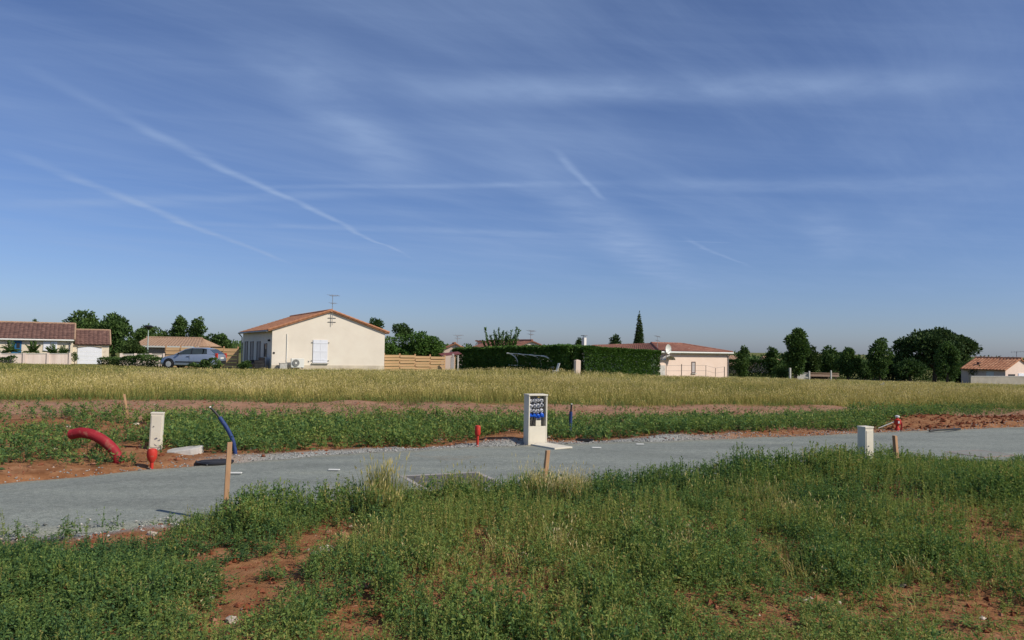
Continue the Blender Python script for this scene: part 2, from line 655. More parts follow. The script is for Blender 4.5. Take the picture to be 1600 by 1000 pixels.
def make_road():
    xs = np.concatenate([np.arange(-40, -9, 0.5), np.arange(-9, 15, 0.06), np.arange(15, 120, 0.6)])
    n = 33
    t = np.linspace(0, 1, n)
    yn, yf = road_near(xs), road_far(xs)
    gx = np.repeat(xs[:, None], n, 1)
    gy = yn[:, None] + (yf - yn)[:, None] * t[None]
    edge = np.minimum(t, 1 - t)[None] * (yf - yn)[:, None]
    gz = 0.012 + 0.025 * ss(0, 1.2, edge) + (fbm(gx, gy, 1.1, 71, 3) - 0.5) * 0.02 - 0.04 * ss(0.08, 0.0, edge)
    far = -0.011 * np.clip(gx, 0, 90) * ss(25, 80, gy) - 0.9 * ss(48, 95, gy)
    gz = gz + far
    v = np.stack([gx, gy, gz], -1).reshape(-1, 3)
    i = np.arange(len(xs) * n).reshape(len(xs), n)
    q = np.stack([i[:-1, :-1], i[1:, :-1], i[1:, 1:], i[:-1, 1:]], -1).reshape(-1, 4)
    mt = bpy.data.materials.new('chip_seal')
    mt.use_nodes = True
    N, L = mt.node_tree.nodes, mt.node_tree.links
    b = N['Principled BSDF']
    b.inputs['Roughness'].default_value = 0.9
    b.inputs['Specular IOR Level'].default_value = 0.2
    geo = N.new('ShaderNodeNewGeometry')

    def noi(s, d=4, r_=0.6, stretch=None):
        nn = N.new('ShaderNodeTexNoise')
        nn.inputs['Scale'].default_value = s
        nn.inputs['Detail'].default_value = d
        nn.inputs['Roughness'].default_value = r_
        if stretch:
            mp = N.new('ShaderNodeMapping')
            mp.inputs['Rotation'].default_value = (0, 0, R(-24))
            mp.inputs['Scale'].default_value = stretch
            L.new(geo.outputs['Position'], mp.inputs[0])
            L.new(mp.outputs[0], nn.inputs['Vector'])
        else:
            L.new(geo.outputs['Position'], nn.inputs['Vector'])
        return nn.outputs[0]
    r1 = ramp_node(N, [(0.28, (0.145, 0.162, 0.138)), (0.5, (0.235, 0.256, 0.225)), (0.72, (0.40, 0.415, 0.365))])
    L.new(noi(75, 3, 0.75), r1.inputs[0])
    r2 = ramp_node(N, [(0.30, (0.80, 0.80, 0.80)), (0.55, (1.0, 1.0, 1.0)), (0.75, (1.10, 1.08, 1.02))])
    L.new(noi(0.9, 5, 0.6, (0.35, 1.6, 1)), r2.inputs[0])
    r3 = ramp_node(N, [(0.64, (1, 1, 1)), (0.74, (0.55, 0.56, 0.56))])
    L.new(noi(1.7, 6, 0.65, (0.25, 2.2, 1)), r3.inputs[0])
    r4 = ramp_node(N, [(0.34, (0.80, 0.80, 0.79)), (0.5, (1.0, 1.0, 1.0)), (0.66, (1.16, 1.15, 1.12))])
    L.new(noi(16, 4, 0.7), r4.inputs[0])
    r5 = ramp_node(N, [(0.60, (1, 1, 1)), (0.72, (1.12, 0.94, 0.80))])
    L.new(noi(0.55, 7, 0.7), r5.inputs[0])
    at = N.new('ShaderNodeAttribute')
    at.attribute_name = 'across'
    wv = N.new('ShaderNodeMath')
    wv.operation = 'MULTIPLY_ADD'
    L.new(noi(0.7, 4, 0.6), wv.inputs[0])
    wv.inputs[1].default_value = 0.10
    L.new(at.outputs['Fac'], wv.inputs[2])
    g_, tr_, ed_ = (1, 1, 1), (0.90, 0.90, 0.905), (1.14, 1.06, 0.96)
    r6 = ramp_node(N, [(0.02, ed_), (0.11, g_), (0.25, g_), (0.31, tr_), (0.38, g_), (0.66, g_), (0.73, tr_), (0.80, g_), (0.93, g_), (1.0, ed_)])
    L.new(wv.outputs[0], r6.inputs[0])
    mm = None
    cur = r1.outputs[0]
    for r_ in (r2, r3, r4, r5, r6):
        mm = N.new('ShaderNodeMix')
        mm.data_type = 'RGBA'
        mm.blend_type = 'MULTIPLY'
        mm.inputs[0].default_value = 1.0
        L.new(cur, mm.inputs[6])
        L.new(r_.outputs[0], mm.inputs[7])
        cur = mm.outputs[2]
    L.new(cur, b.inputs['Base Color'])
    bp = N.new('ShaderNodeBump')
    bp.inputs['Strength'].default_value = 0.6
    bp.inputs['Distance'].default_value = 0.012
    L.new(noi(85, 2, 0.7), bp.inputs['Height'])
    L.new(bp.outputs[0], b.inputs['Normal'])
    rme = np_mesh('road', v, q, None, mt, smooth=True)
    ra = rme.attributes.new('across', 'FLOAT', 'POINT')
    ra.data.foreach_set('value', np.tile(t, len(xs)).astype(np.float32))
    o = link('road', rme)
    tag(o, 'grey-green stone-chip road crossing the plot in a gentle bend', kind='structure')


make_road()


def rz_road(x, y):
    yn, yf = float(road_near(np.array([x]))[0]), float(road_far(np.array([x]))[0])
    e = min(y - yn, yf - y)
    return 0.012 + 0.025 * float(ss(0, 1.2, e)) + 0.012


# ------------------------------------------------------------------ buildings
M_CREAM = mat('cream_render', [(0.74, 0.66, 0.54), (0.79, 0.71, 0.585), (0.82, 0.75, 0.62)], 0.7, 0.9, 6, 0.15, 40, spots=((0.72, 0.64, 0.50), 1.1, 0.66))
M_PINK = mat('pink_render', [(0.72, 0.56, 0.45), (0.78, 0.62, 0.51)], 0.8, 0.9, 6, 0.15, 40, spots=((0.62, 0.48, 0.39), 1.4, 0.64))
M_OLDWALL = mat('old_render', [(0.70, 0.60, 0.45), (0.78, 0.68, 0.52)], 0.8, 0.9, 6, 0.15, 40, spots=((0.6, 0.5, 0.38), 1.5, 0.62))
M_GREYWALL = mat('grey_block', [(0.30, 0.27, 0.22), (0.42, 0.38, 0.31)], 1.2, 0.95, 6, 0.3, 30)
M_FENCEWALL = mat('stained_render', [(0.50, 0.40, 0.34), (0.70, 0.58, 0.50), (0.76, 0.66, 0.58)], 1.6, 0.95, 6, 0.2, 30, stretch=(1, 1, 0.12))
M_TILE_ORANGE = mat('orange_tile', [(0.30, 0.12, 0.06), (0.46, 0.21, 0.11), (0.60, 0.33, 0.19)], 2.6, 0.85, 6, 0.2)
M_TILE_BROWN = mat('brown_tile', [(0.09, 0.05, 0.04), (0.15, 0.08, 0.062), (0.22, 0.125, 0.095)], 2.2, 0.9, 6, 0.2)
M_TILE_RED = mat('red_tile', [(0.20, 0.085, 0.06), (0.29, 0.13, 0.09), (0.36, 0.19, 0.13)], 2.2, 0.9, 6, 0.2)
M_TILE_TAN = mat('tan_tile', [(0.33, 0.21, 0.13), (0.44, 0.29, 0.19)], 2.2, 0.9, 6, 0.2)
M_WHITE = mat('white_paint', [(0.74, 0.75, 0.78), (0.80, 0.81, 0.84)], 2.0, 0.55)
M_OFFWHITE = mat('offwhite_paint', [(0.72, 0.71, 0.64), (0.80, 0.79, 0.72)], 2.0, 0.6)
M_BLUE = mat('blue_paint', [(0.02, 0.10, 0.24), (0.03, 0.16, 0.33)], 1.5, 0.5)
M_DARK = mat('dark_opening', [(0.012, 0.012, 0.014), (0.03, 0.03, 0.032)], 2.0, 0.4)
M_GLASS = mat('dark_glass', [(0.02, 0.025, 0.03), (0.035, 0.04, 0.045)], 2.0, 0.08, spec=0.6)
M_ZINC = mat('zinc', [(0.20, 0.20, 0.20), (0.30, 0.30, 0.29)], 6.0, 0.45, metal=0.5)
M_STEEL = mat('galvanised', [(0.34, 0.34, 0.33), (0.46, 0.46, 0.45)], 6.0, 0.5, metal=0.6)
M_BLACK = mat('black_plastic', [(0.012, 0.012, 0.013), (0.03, 0.03, 0.03)], 5.0, 0.5)
M_CONC = mat('concrete', [(0.36, 0.34, 0.30), (0.50, 0.48, 0.43), (0.58, 0.55, 0.50)], 6.0, 0.9, 6, 0.3, 40)
M_PLASTIC = mat('cream_plastic', [(0.70, 0.64, 0.50), (0.78, 0.72, 0.58)], 3.0, 0.6, 5, 0.05, spots=((.56, .47, .34), 7, .63))
M_WOOD = mat('sawn_wood', [(0.34, 0.18, 0.09), (0.48, 0.28, 0.15), (0.58, 0.37, 0.21)], 9.0, 0.85, 5, 0.2, stretch=(1, 1, 0.15))
M_BOARD = mat('fence_board', [(0.44, 0.27, 0.13), (0.54, 0.345, 0.175), (0.62, 0.42, 0.235)], 3.0, 0.85, 5, 0.2, stretch=(0.2, 1, 1.5))
M_BARK = mat('bark', [(0.06, 0.045, 0.03), (0.13, 0.10, 0.075)], 8.0, 0.95, 5, 0.5, stretch=(1, 1, 0.3))


def tile_roof(name, p0, p1, p2, p3, m, parent, pitch=0.23, row=0.38, amp=0.035, holed=False):
    """canal tiles as real waves and steps on the slope p0-p1 (eave) to p3-p2 (ridge)"""
    p0, p1, p2, p3 = [np.array(p, float) for p in (p0, p1, p2, p3)]
    nrm = np.cross(p1 - p0, p3 - p0)
    nrm /= np.linalg.norm(nrm)
    if nrm[2] < 0:
        nrm = -nrm
    wl = max(np.linalg.norm(p1 - p0), np.linalg.norm(p2 - p3))
    hl = max(np.linalg.norm(p3 - p0), np.linalg.norm(p2 - p1))
    nc = max(4, int(round(wl / pitch)))
    nr = max(2, int(round(hl / row)))
    s = np.linspace(0, 1, nc * 4 + 1)
    wave = np.abs(np.sin(np.arange(nc * 4 + 1) / 4 * math.pi)) * amp
    ts, lift = [], []
    for r_ in range(nr):
        ts += [r_ / nr, (r_ + 1) / nr - 1e-4]
        lift += [0.03, 0.008]
    ts, lift = np.array(ts), np.array(lift)
    S, T = np.meshgrid(s, ts)
    e = p0[None, None] + (p1 - p0)[None, None] * S[..., None]
    r2 = p3[None, None] + (p2 - p3)[None, None] * S[..., None]
    pts = e + (r2 - e) * T[..., None] + nrm * (wave[None, :, None] + lift[:, None, None])
    nv = pts.shape[0] * pts.shape[1]
    i = np.arange(nv).reshape(pts.shape[:2])
    q = np.stack([i[:-1, :-1], i[:-1, 1:], i[1:, 1:], i[1:, :-1]], -1).reshape(-1, 4)
    top = pts.reshape(-1, 3)
    # underside slab so the roof has thickness
    under = np.array([p0, p1, p2, p3]) - nrm * 0.07
    upper = np.array([p0, p1, p2, p3]) - nrm * 0.004
    allv = np.concatenate([top, under, upper])
    k = nv
    q2 = [(k, k + 3, k + 2, k + 1), (k, k + 1, k + 5, k + 4), (k + 1, k + 2, k + 6, k + 5), (k + 2, k + 3, k + 7, k + 6), (k + 3, k, k + 4, k + 7), (k + 4, k + 5, k + 6, k + 7)]
    me = np_mesh(name, allv, np.concatenate([q, np.array(q2)]), None, m)
    return link(name, me, parent)


def ridge_tiles(name, a, b, m, parent, r=0.11, step=0.42):
    a, b = Vector(a), Vector(b)
    n = max(2, int((b - a).length / step))
    mb = MB()
    for i in range(n):
        q0 = a + (b - a) * (i / n)
        q1 = a + (b - a) * ((i + 1.12) / n)
        mb.tube([q0, q1], [r * 1.08, r * 0.92], 8)
    return mb.build(name, m, parent)


def antenna(name, base, h, parent, s=1.0, dish=False, double=True):
    mb = MB()
    b = Vector(base)
    mb.tube([b, b + Vector((0, 0, h))], 0.022 * s, 6)
    for zz, ln, ne, el in ((h * 0.97, 1.0 * s, 6, 0.34 * s), (h * 0.72, 0.6 * s, 4, 0.26 * s)) if double else ((h * 0.97, 1.1 * s, 6, 0.36 * s),):
        c = b + Vector((0, 0, zz))
        d = Vector((0.82, 0.45, 0.06))
        e = Vector((-0.45, 0.82, 0.25)).normalized()
        mb.tube([c - d * ln * 0.35, c + d * ln * 0.65], 0.013 * s, 5)
        for i in range(ne):
            q = c + d * ln * (-0.3 + 0.9 * i / (ne - 1))
            w = el * (1.0 - 0.5 * i / ne)
            mb.tube([q - e * w, q + e * w], 0.009 * s, 4)
    return mb.build(name, M_STEEL, parent)


def window_part(parent, x0, x1, z0, z1, y, m_pane, m_frame, name='window', label=None):
    """a framed window on a wall facing -y in the thing's own axes"""
    t = 0.06
    fr = MB()
    for c, s in (((x0 + t / 2, y - 0.02, (z0 + z1) / 2), (t, 0.06, z1 - z0)), ((x1 - t / 2, y - 0.02, (z0 + z1) / 2), (t, 0.06, z1 - z0)),
                 (((x0 + x1) / 2, y - 0.02, z1 - t / 2), (x1 - x0 - 2 * t, 0.06, t)), (((x0 + x1) / 2, y - 0.02, z0 + t / 2), (x1 - x0 - 2 * t, 0.06, t))):
        fr.box(c, s)
    w = fr.build(name, m_frame, parent)
    MB().box(((x0 + x1) / 2, y - 0.008, (z0 + z1) / 2), (x1 - x0 - 2 * t, 0.012, z1 - z0 - 2 * t)).build('pane', m_pane, w)
    MB().box(((x0 + x1) / 2, y - 0.07, z0 - 0.04), (x1 - x0 + 0.16, 0.16, 0.06)).build('sill', M_CONC, w)
    if label:
        w['label'] = label
    return w


# --- the cream house in the middle
def cream_house():
    a = 26.0
    c = P(424, 575, 57.0)
    zb = zg1(c.x, c.y) - 0.15
    wd, ln = 8.4, 16.0
    eave = P(424, 515.5, 57.0).z - zb
    mid = c + Vector((math.cos(R(a)), math.sin(R(a)), 0)) * (wd / 2)
    rid = P(project((mid.x, mid.y, 3))[0], 487.5, mid.y).z - zb
    t = thing('cream_house', (c.x, c.y, zb), 'cream rendered house with its blank gable and white shutter facing the field', 'house', None, R(a))
    MB().prism([(0, -0.3), (wd, -0.3), (wd, eave), (wd / 2, rid), (0, eave)], 0, ln).build('wall', M_CREAM, t)
    MB().box((wd / 2, -0.012, 0.22), (wd + 0.01, 0.03, 0.5)).build('plinth', mat('grubby_base', [(0.50, 0.43, 0.33), (0.70, 0.61, 0.46)], 1.4, 0.95, 6, 0.2, 30, stretch=(1, 1, 0.4)), t)
    k = (rid - eave) / (wd / 2)
    ov, th = 0.32, 0.09
    for sgn, x0 in ((1, -ov), (-1, wd + ov)):
        ze = eave - k * ov + th
        zr = rid + th
        A, B = (x0, -0.16, ze), (x0, ln + 0.2, ze)
        C, D = (wd / 2, ln + 0.2, zr), (wd / 2, -0.16, zr)
        rf = tile_roof('roof', A, B, C, D, M_TILE_ORANGE, t)
        # single verge tiles along the gable
        n = 13
        me = MB().tube([(0, 0, 0), (0, 0, 0.40)], [0.085, 0.070], 8).mesh('verge_tile', M_TILE_ORANGE)
        for i in range(n):
            q = Vector(A) + (Vector(D) - Vector(A)) * (i / n) + Vector((0, 0.02, 0.05))
            d = (Vector(D) - Vector(A)).normalized()
            o = link('verge_tile', me, rf)
            o.location = q
            o.rotation_euler = d.to_track_quat('Z', 'Y').to_euler()
    ridge_tiles('ridge', (wd / 2, -0.2, rid + th + 0.03), (wd / 2, ln + 0.2, rid + th + 0.03), M_TILE_ORANGE, t)
    # gutter and downpipe on the shaded long side
    gz = eave - k * ov + 0.02
    g = MB().tube([(-ov - 0.06, -0.1, gz), (-ov - 0.06, ln + 0.1, gz)], 0.07, 8).build('gutter', M_ZINC, t)
    MB().tube([(-ov - 0.06, ln - 0.1, gz), (-0.30, ln - 0.1, gz - 0.12), (-0.10, ln - 0.1, gz - 0.38), (-0.08, ln - 0.1, -0.2)], 0.05, 8).build('downpipe', M_ZINC, g)
    # shuttered window in the gable
    x0, x1 = 2.94, 4.02
    z1_, z0_ = 2.35, 0.66
    sh = MB()
    for i in range(2):
        w = (x1 - x0) / 2 - 0.006
        sh.box((x0 + (i + 0.5) * (x1 - x0) / 2, -0.035, (z0_ + z1_) / 2), (w, 0.045, z1_ - z0_))
    s = sh.build('shutter', M_WHITE, t, bevel=0.006)
    for i in range(3):
        MB().box(((x0 + x1) / 2, -0.066, z0_ + 0.22 + i * 0.62), (x1 - x0 - 0.1, 0.014, 0.07)).build('batten', M_WHITE, s)
    for xx, zz in ((x0 - 0.07, z0_ + 0.15), (x1 + 0.07, z0_ + 0.15), (x0 - 0.07, z1_ - 0.2), (x1 + 0.07, z1_ - 0.2)):
        MB().box((xx, -0.03, zz), (0.10, 0.05, 0.05)).build('hinge', M_ZINC, s)
    MB().box(((x0 + x1) / 2, -0.07, z0_ - 0.05), (x1 - x0 + 0.14, 0.16, 0.06)).build('sill', M_CONC, t)
    # conduit, little vent, antenna on the gable
    MB().tube([(1.05, -0.03, 2.75), (1.05, -0.03, 0.3)], 0.028, 6).build('conduit', M_OFFWHITE, t)
    MB().box((0.15, -0.02, 1.35), (0.12, 0.05, 0.12)).build('vent', M_DARK, t)
    MB().box((3.0 - 0.35, -0.02, 0.75), (0.08, 0.05, 0.08)).build('vent', M_ZINC, t)
    mast = antenna('antenna', (wd / 2 + 0.08, -0.12, rid - 1.0), 2.3, t, 1.0)
    for zz in (rid - 0.75, rid - 0.45):
        MB().tube([(wd / 2 - 0.22, -0.03, zz), (wd / 2 + 0.38, -0.03, zz)], 0.02, 6).build('bracket', M_ZINC, mast)
    M_TAUPE = mat('taupe_shutter', [(0.33, 0.29, 0.26), (0.38, 0.34, 0.30)], 3, 0.6)
    # openings on the shaded long side (thin boxes just proud of the wall)
    for i, (y0, y1, za, zb2, mm) in enumerate(((2.2, 3.3, 1.0, 2.0, M_GLASS), (5.4, 7.0, 0.1, 2.15, M_TAUPE), (9.2, 10.8, 0.1, 2.15, M_TAUPE), (12.6, 14.2, 0.1, 2.15, M_TAUPE))):
        w = MB()
        for yy in (y0, y1):
            w.box((-0.03, yy, (za + zb2) / 2), (0.09, 0.08, zb2 - za))
        w.box((-0.03, (y0 + y1) / 2, zb2), (0.09, y1 - y0 + 0.08, 0.08))
        ww = w.build('window', mat('taupe_frame', [(0.26, 0.23, 0.20), (0.31, 0.28, 0.25)], 3, 0.6), t)
        MB().box((-0.012, (y0 + y1) / 2, (za + zb2) / 2), (0.012, y1 - y0 - 0.08, zb2 - za)).build('pane', mm, ww)
    MB().box((-0.10, 0.9, 2.25), (0.14, 0.22, 0.14)).build('wall_lamp', M_BLACK, t)
    # air conditioner standing by the gable
    ac = thing('heat_pump', t.matrix_basis @ Vector((1.75, -0.45, 0.28)), 'white heat pump unit with a round fan grille against the cream gable', 'heat pump', None, R(a))
    body = MB().box((0, 0, 0.36), (0.92, 0.34, 0.66)).build('body', M_OFFWHITE, ac, bevel=0.02)
    MB().lathe([(0.255, -0.215), (0.255, -0.176), (0.262, -0.176)], 24, (-0.14, 0, 0.36), 'Y').build('fan_grille', mat('grille_grey', [(0.10, 0.10, 0.10), (0.16, 0.16, 0.155)], 20, 0.6), body)
    MB().lathe([(0.075, -0.245), (0.075, -0.19)], 16, (-0.14, 0, 0.36), 'Y').build('fan_hub', M_OFFWHITE, body)
    for i in range(3):
        mbt = MB()
        r_ = 0.12 + 0.055 * i
        mbt.tube([(-0.14 + r_ * math.cos(w), -0.222, 0.36 + r_ * math.sin(w)) for w in np.linspace(0, 2 * math.pi, 25)], 0.006, 4, False)
        mbt.build('grille_ring', M_OFFWHITE, body)
    for s_ in (-1, 1):
        MB().box((s_ * 0.34, 0, 0.0), (0.08, 0.36, 0.07)).build('foot', M_BLACK, ac)
    bx = t.matrix_basis @ Vector((0.75, -0.4, 0.16))
    o = MB().box((0, 0, 0.22), (0.5, 0.4, 0.44)).box((0, 0, 0.455), (0.54, 0.44, 0.03)).build('meter_cabinet', M_CONC, None, 0.01, loc=bx, rot=(0, 0, R(a)))
    tag(o, 'small grey cabinet low beside the heat pump at the cream gable', 'cabinet')
    # dark garden sofa by the shaded side
    so = thing('garden_sofa', t.matrix_basis @ Vector((-0.75, 1.6, 0.15)), 'dark garden sofa standing against the shaded side of the cream house', 'sofa', None, R(a))
    MB().box((0, 0, 0.22), (0.75, 2.2, 0.34)).build('seat', M_BLACK, so, 0.03)
    MB().box((0.30, 0, 0.60), (0.14, 2.2, 0.50)).build('backrest', M_BLACK, so, 0.04)
    for s_ in (-1, 1):
        MB().box((0, s_ * 1.03, 0.50), (0.75, 0.14, 0.22)).build('armrest', M_BLACK, so, 0.03)
    for i in range(3):
        MB().box((-0.04, -0.65 + 0.65 * i, 0.44), (0.55, 0.60, 0.12)).build('cushion', mat('charcoal_fabric', [(0.03, 0.03, 0.035), (0.05, 0.05, 0.055)], 10, 0.95), so, 0.03)
    return t


cream_house()


# --- long brown-roofed house at the edge of the picture, with its garage
def brown_house():
    D = 88.0
    p = P(113, 565, D)
    zb = zg1(p.x, p.y) - 0.1
    rz = R(29.0)
    t = thing('brown_roof_house', (p.x, p.y, zb), 'low cream house with a brown tiled roof, blue door and white arched garage door', 'house', None, rz)
    ln, dp = 15.0, 8.0
    eave = P(113, 530, D).z - zb
    rid = P(113, 507.5, D + dp / 2 * math.cos(rz)).z - zb
    MB().prism([(-ln, -0.4), (0, -0.4), (0, eave), (-ln, eave)], 0, dp).build('wall', M_OLDWALL, t)
    MB().add([(0, 0, eave), (0, dp, eave), (0, dp / 2, rid), (-0.3, 0, eave), (-0.3, dp, eave), (-0.3, dp / 2, rid)], [(0, 1, 2), (3, 5, 4), (0, 2, 5, 3), (1, 4, 5, 2)]).build('gable', M_OLDWALL, t)
    k = (rid - eave) / (dp / 2)
    ov = 0.35
    tile_roof('roof', (-ln, -ov, eave - k * ov + .09), (0.15, -ov, eave - k * ov + .09), (0.15, dp / 2, rid + .09), (-ln, dp / 2, rid + .09), M_TILE_BROWN, t, 0.42, 0.5, 0.06)
    tile_roof('roof', (-ln, dp + ov, eave - k * ov + .09), (0.15, dp + ov, eave - k * ov + .09), (0.15, dp / 2, rid + .09), (-ln, dp / 2, rid + .09), M_TILE_BROWN, t, 0.42, 0.5, 0.06)
    ridge_tiles('ridge', (-ln, dp / 2, rid + .12), (0.15, dp / 2, rid + .12), M_TILE_TAN, t, 0.13)
    ridge_tiles('verge', (0.15, -ov, eave - k * ov + .13), (0.15, dp / 2, rid + .13), M_TILE_TAN, t, 0.11)
    g = MB().tube([(-ln, -ov - .06, eave - k * ov), (0.1, -ov - .06, eave - k * ov)], 0.08, 8).build('gutter', M_OFFWHITE, t)
    MB().tube([(-0.3, -ov - .06, eave - k * ov), (-0.3, -0.08, eave - 0.5), (-0.3, -0.08, -0.2)], 0.06, 6).build('downpipe', M_ZINC, g)
    MB().box((-ln / 2, -ov + 0.02, eave - k * ov + 0.0), (ln, 0.04, 0.2)).build('fascia', M_OFFWHITE, t)
    cc, sn = math.cos(rz), math.sin(rz)

    def X(u):
        k = (u - 800 - 1.0) / F
        return (k * p.y - p.x) / (cc - k * sn)

    s = (X(92) - X(70)) / 22.0
    Z = lambda v, u=60: P(u, v, p.y + X(u) * sn).z - zb
    d = MB().box(((X(21) + X(36)) / 2, -0.02, (Z(530) + Z(556)) / 2), (15 * s, 0.1, 26 * s)).build('door', M_BLUE, t)
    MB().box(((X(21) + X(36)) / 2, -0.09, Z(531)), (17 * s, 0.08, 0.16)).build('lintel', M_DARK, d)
    MB().box((X(31), -0.085, (Z(534) + Z(546)) / 2), (5 * s, 0.03, 9 * s)).build('pane', M_GLASS, d)
    for u0, u1 in ((70, 81), (82, 92)):
        w = MB().box(((X(u0) + X(u1)) / 2, -0.04, (Z(532) + Z(550)) / 2), ((u1 - u0) * s - 0.03, 0.07, 18 * s)).build('shutter', M_WHITE, t)
        MB().box(((X(u0) + X(u1)) / 2, -0.085, Z(536)), ((u1 - u0) * s - 0.15, 0.02, 0.1)).build('batten', M_WHITE, w)
    MB().box((X(55), -0.06, Z(533.5)), (0.24, 0.12, 0.24)).build('wall_lamp', M_DARK, t)
    # garage
    gw = X(173)
    ge = Z(538.5, 140) + 0.02
    gr = Z(517, 140) + 0.05
    gd = 6.0
    gwall = MB().prism([(0.005, -0.4), (gw, -0.4), (gw, ge), (0.005, ge)], 0.25, gd).build('garage_wall', M_OLDWALL, t)
    MB().add([(gw, 0.25, ge), (gw, gd, ge), (gw, gd / 2 + .12, gr), (gw - .3, 0.25, ge), (gw - .3, gd, ge), (gw - .3, gd / 2 + .12, gr)], [(0, 1, 2), (3, 5, 4), (0, 2, 5, 3), (1, 4, 5, 2)]).build('garage_gable', M_OLDWALL, gwall)
    gf = tile_roof('garage_roof', (0.17, -0.05, ge), (gw + .12, -0.05, ge), (gw + .12, gd / 2 + .12, gr + .08), (0.17, gd / 2 + .12, gr + .08), M_TILE_BROWN, t, 0.42, 0.5, 0.06)
    tile_roof('garage_roof_back', (0.17, gd + .3, ge), (gw + .12, gd + .3, ge), (gw + .12, gd / 2 + .12, gr + .08), (0.17, gd / 2 + .12, gr + .08), M_TILE_BROWN, t, 0.42, 0.5, 0.06)
    ridge_tiles('garage_ridge', (0.2, gd / 2 + .12, gr + .1), (gw + .12, gd / 2 + .12, gr + .1), M_TILE_TAN, gf, 0.12)
    ridge_tiles('garage_verge', (gw + .12, -0.05, ge + .04), (gw + .12, gd / 2 + .12, gr + .12), M_TILE_TAN, gf, 0.10)
    # arched garage door
    xa, xb = X(124), X(162)
    zt, zbm = Z(541.5, 143), Z(569, 143)
    arch = [(xa, zbm), (xb, zbm)] + [(xb + (xa - xb) * i / 10, zt - 0.16 + 0.16 * math.sin(math.pi * i / 10)) for i in range(11)]
    gdoor = MB().prism(arch, 0.19, 0.24).build('garage_door', M_WHITE, t)
    for i in range(1, 4):
        MB().box(((xa + xb) / 2, 0.186, zbm + (zt - zbm) * i / 4.3), (xb - xa - 0.04, 0.012, 0.03)).build('panel_joint', M_OFFWHITE, gdoor)
    trim = MB().tube([(xa + (xb - xa) * i / 10, 0.16, zt - 0.08 + 0.16 * math.sin(math.pi * i / 10)) for i in range(11)], 0.08, 6)
    trim.build('door_arch', mat('arch_stone', [(0.34, 0.28, 0.2), (0.42, 0.35, 0.26)], 4, 0.9), gdoor)
    return t


brown_house()


def low_wall(name, u0, u1, v0, v1, D, label, m=M_FENCEWALL, cap=True, D1=None, depth=0.22, panels=0, base=0.3):
    a, b = P(u0, v1, D), P(u1, v1, D1 or D)
    za, zb_ = P(u0, v0, D).z, P(u1, v0, D1 or D).z
    g0, g1 = zg1(a.x, a.y) - base, zg1(b.x, b.y) - base
    d = Vector((b.x - a.x, b.y - a.y, 0))
    L_ = d.length
    t = thing(name, (a.x, a.y, 0), label, 'wall', None, math.atan2(d.y, d.x))
    MB().add([(0, 0, g0), (L_, 0, g1), (L_, 0, zb_), (0, 0, za), (0, depth, g0), (L_, depth, g1), (L_, depth, zb_), (0, depth, za)],
             [(0, 1, 2, 3), (5, 4, 7, 6), (3, 2, 6, 7), (0, 4, 5, 1), (1, 5, 6, 2), (0, 3, 7, 4)]).build('wall', m, t)
    if cap:
        MB().add([(0, -.04, za), (L_, -.04, zb_), (L_, depth + .04, zb_), (0, depth + .04, za), (0, -.04, za + .06), (L_, -.04, zb_ + .06), (L_, depth + .04, zb_ + .06), (0, depth + .04, za + .06)],
                 [(3, 2, 1, 0), (4, 5, 6, 7), (0, 1, 5, 4), (1, 2, 6, 5), (2, 3, 7, 6), (3, 0, 4, 7)]).build('coping', M_CONC, t)
    if panels:
        for i in range(panels + 1):
            x = L_ * i / panels
            g = g0 + (g1 - g0) * i / panels
            zt = za + (zb_ - za) * i / panels + 0.12
            MB().box((min(max(x, 0.1), L_ - 0.1), -0.03, (g + zt) / 2), (0.24, 0.16, zt - g)).build('pier', m, t)
    return t


low_wall('garden_wall', -40, 111, 553, 565, 76, 'stained pale garden wall in front of the brown-roofed house', D1=80, panels=4)
low_wall('garden_wall', 187, 258, 554, 567, 74.1, 'stained pale garden wall behind the low hedge left of the car', D1=76, panels=3)


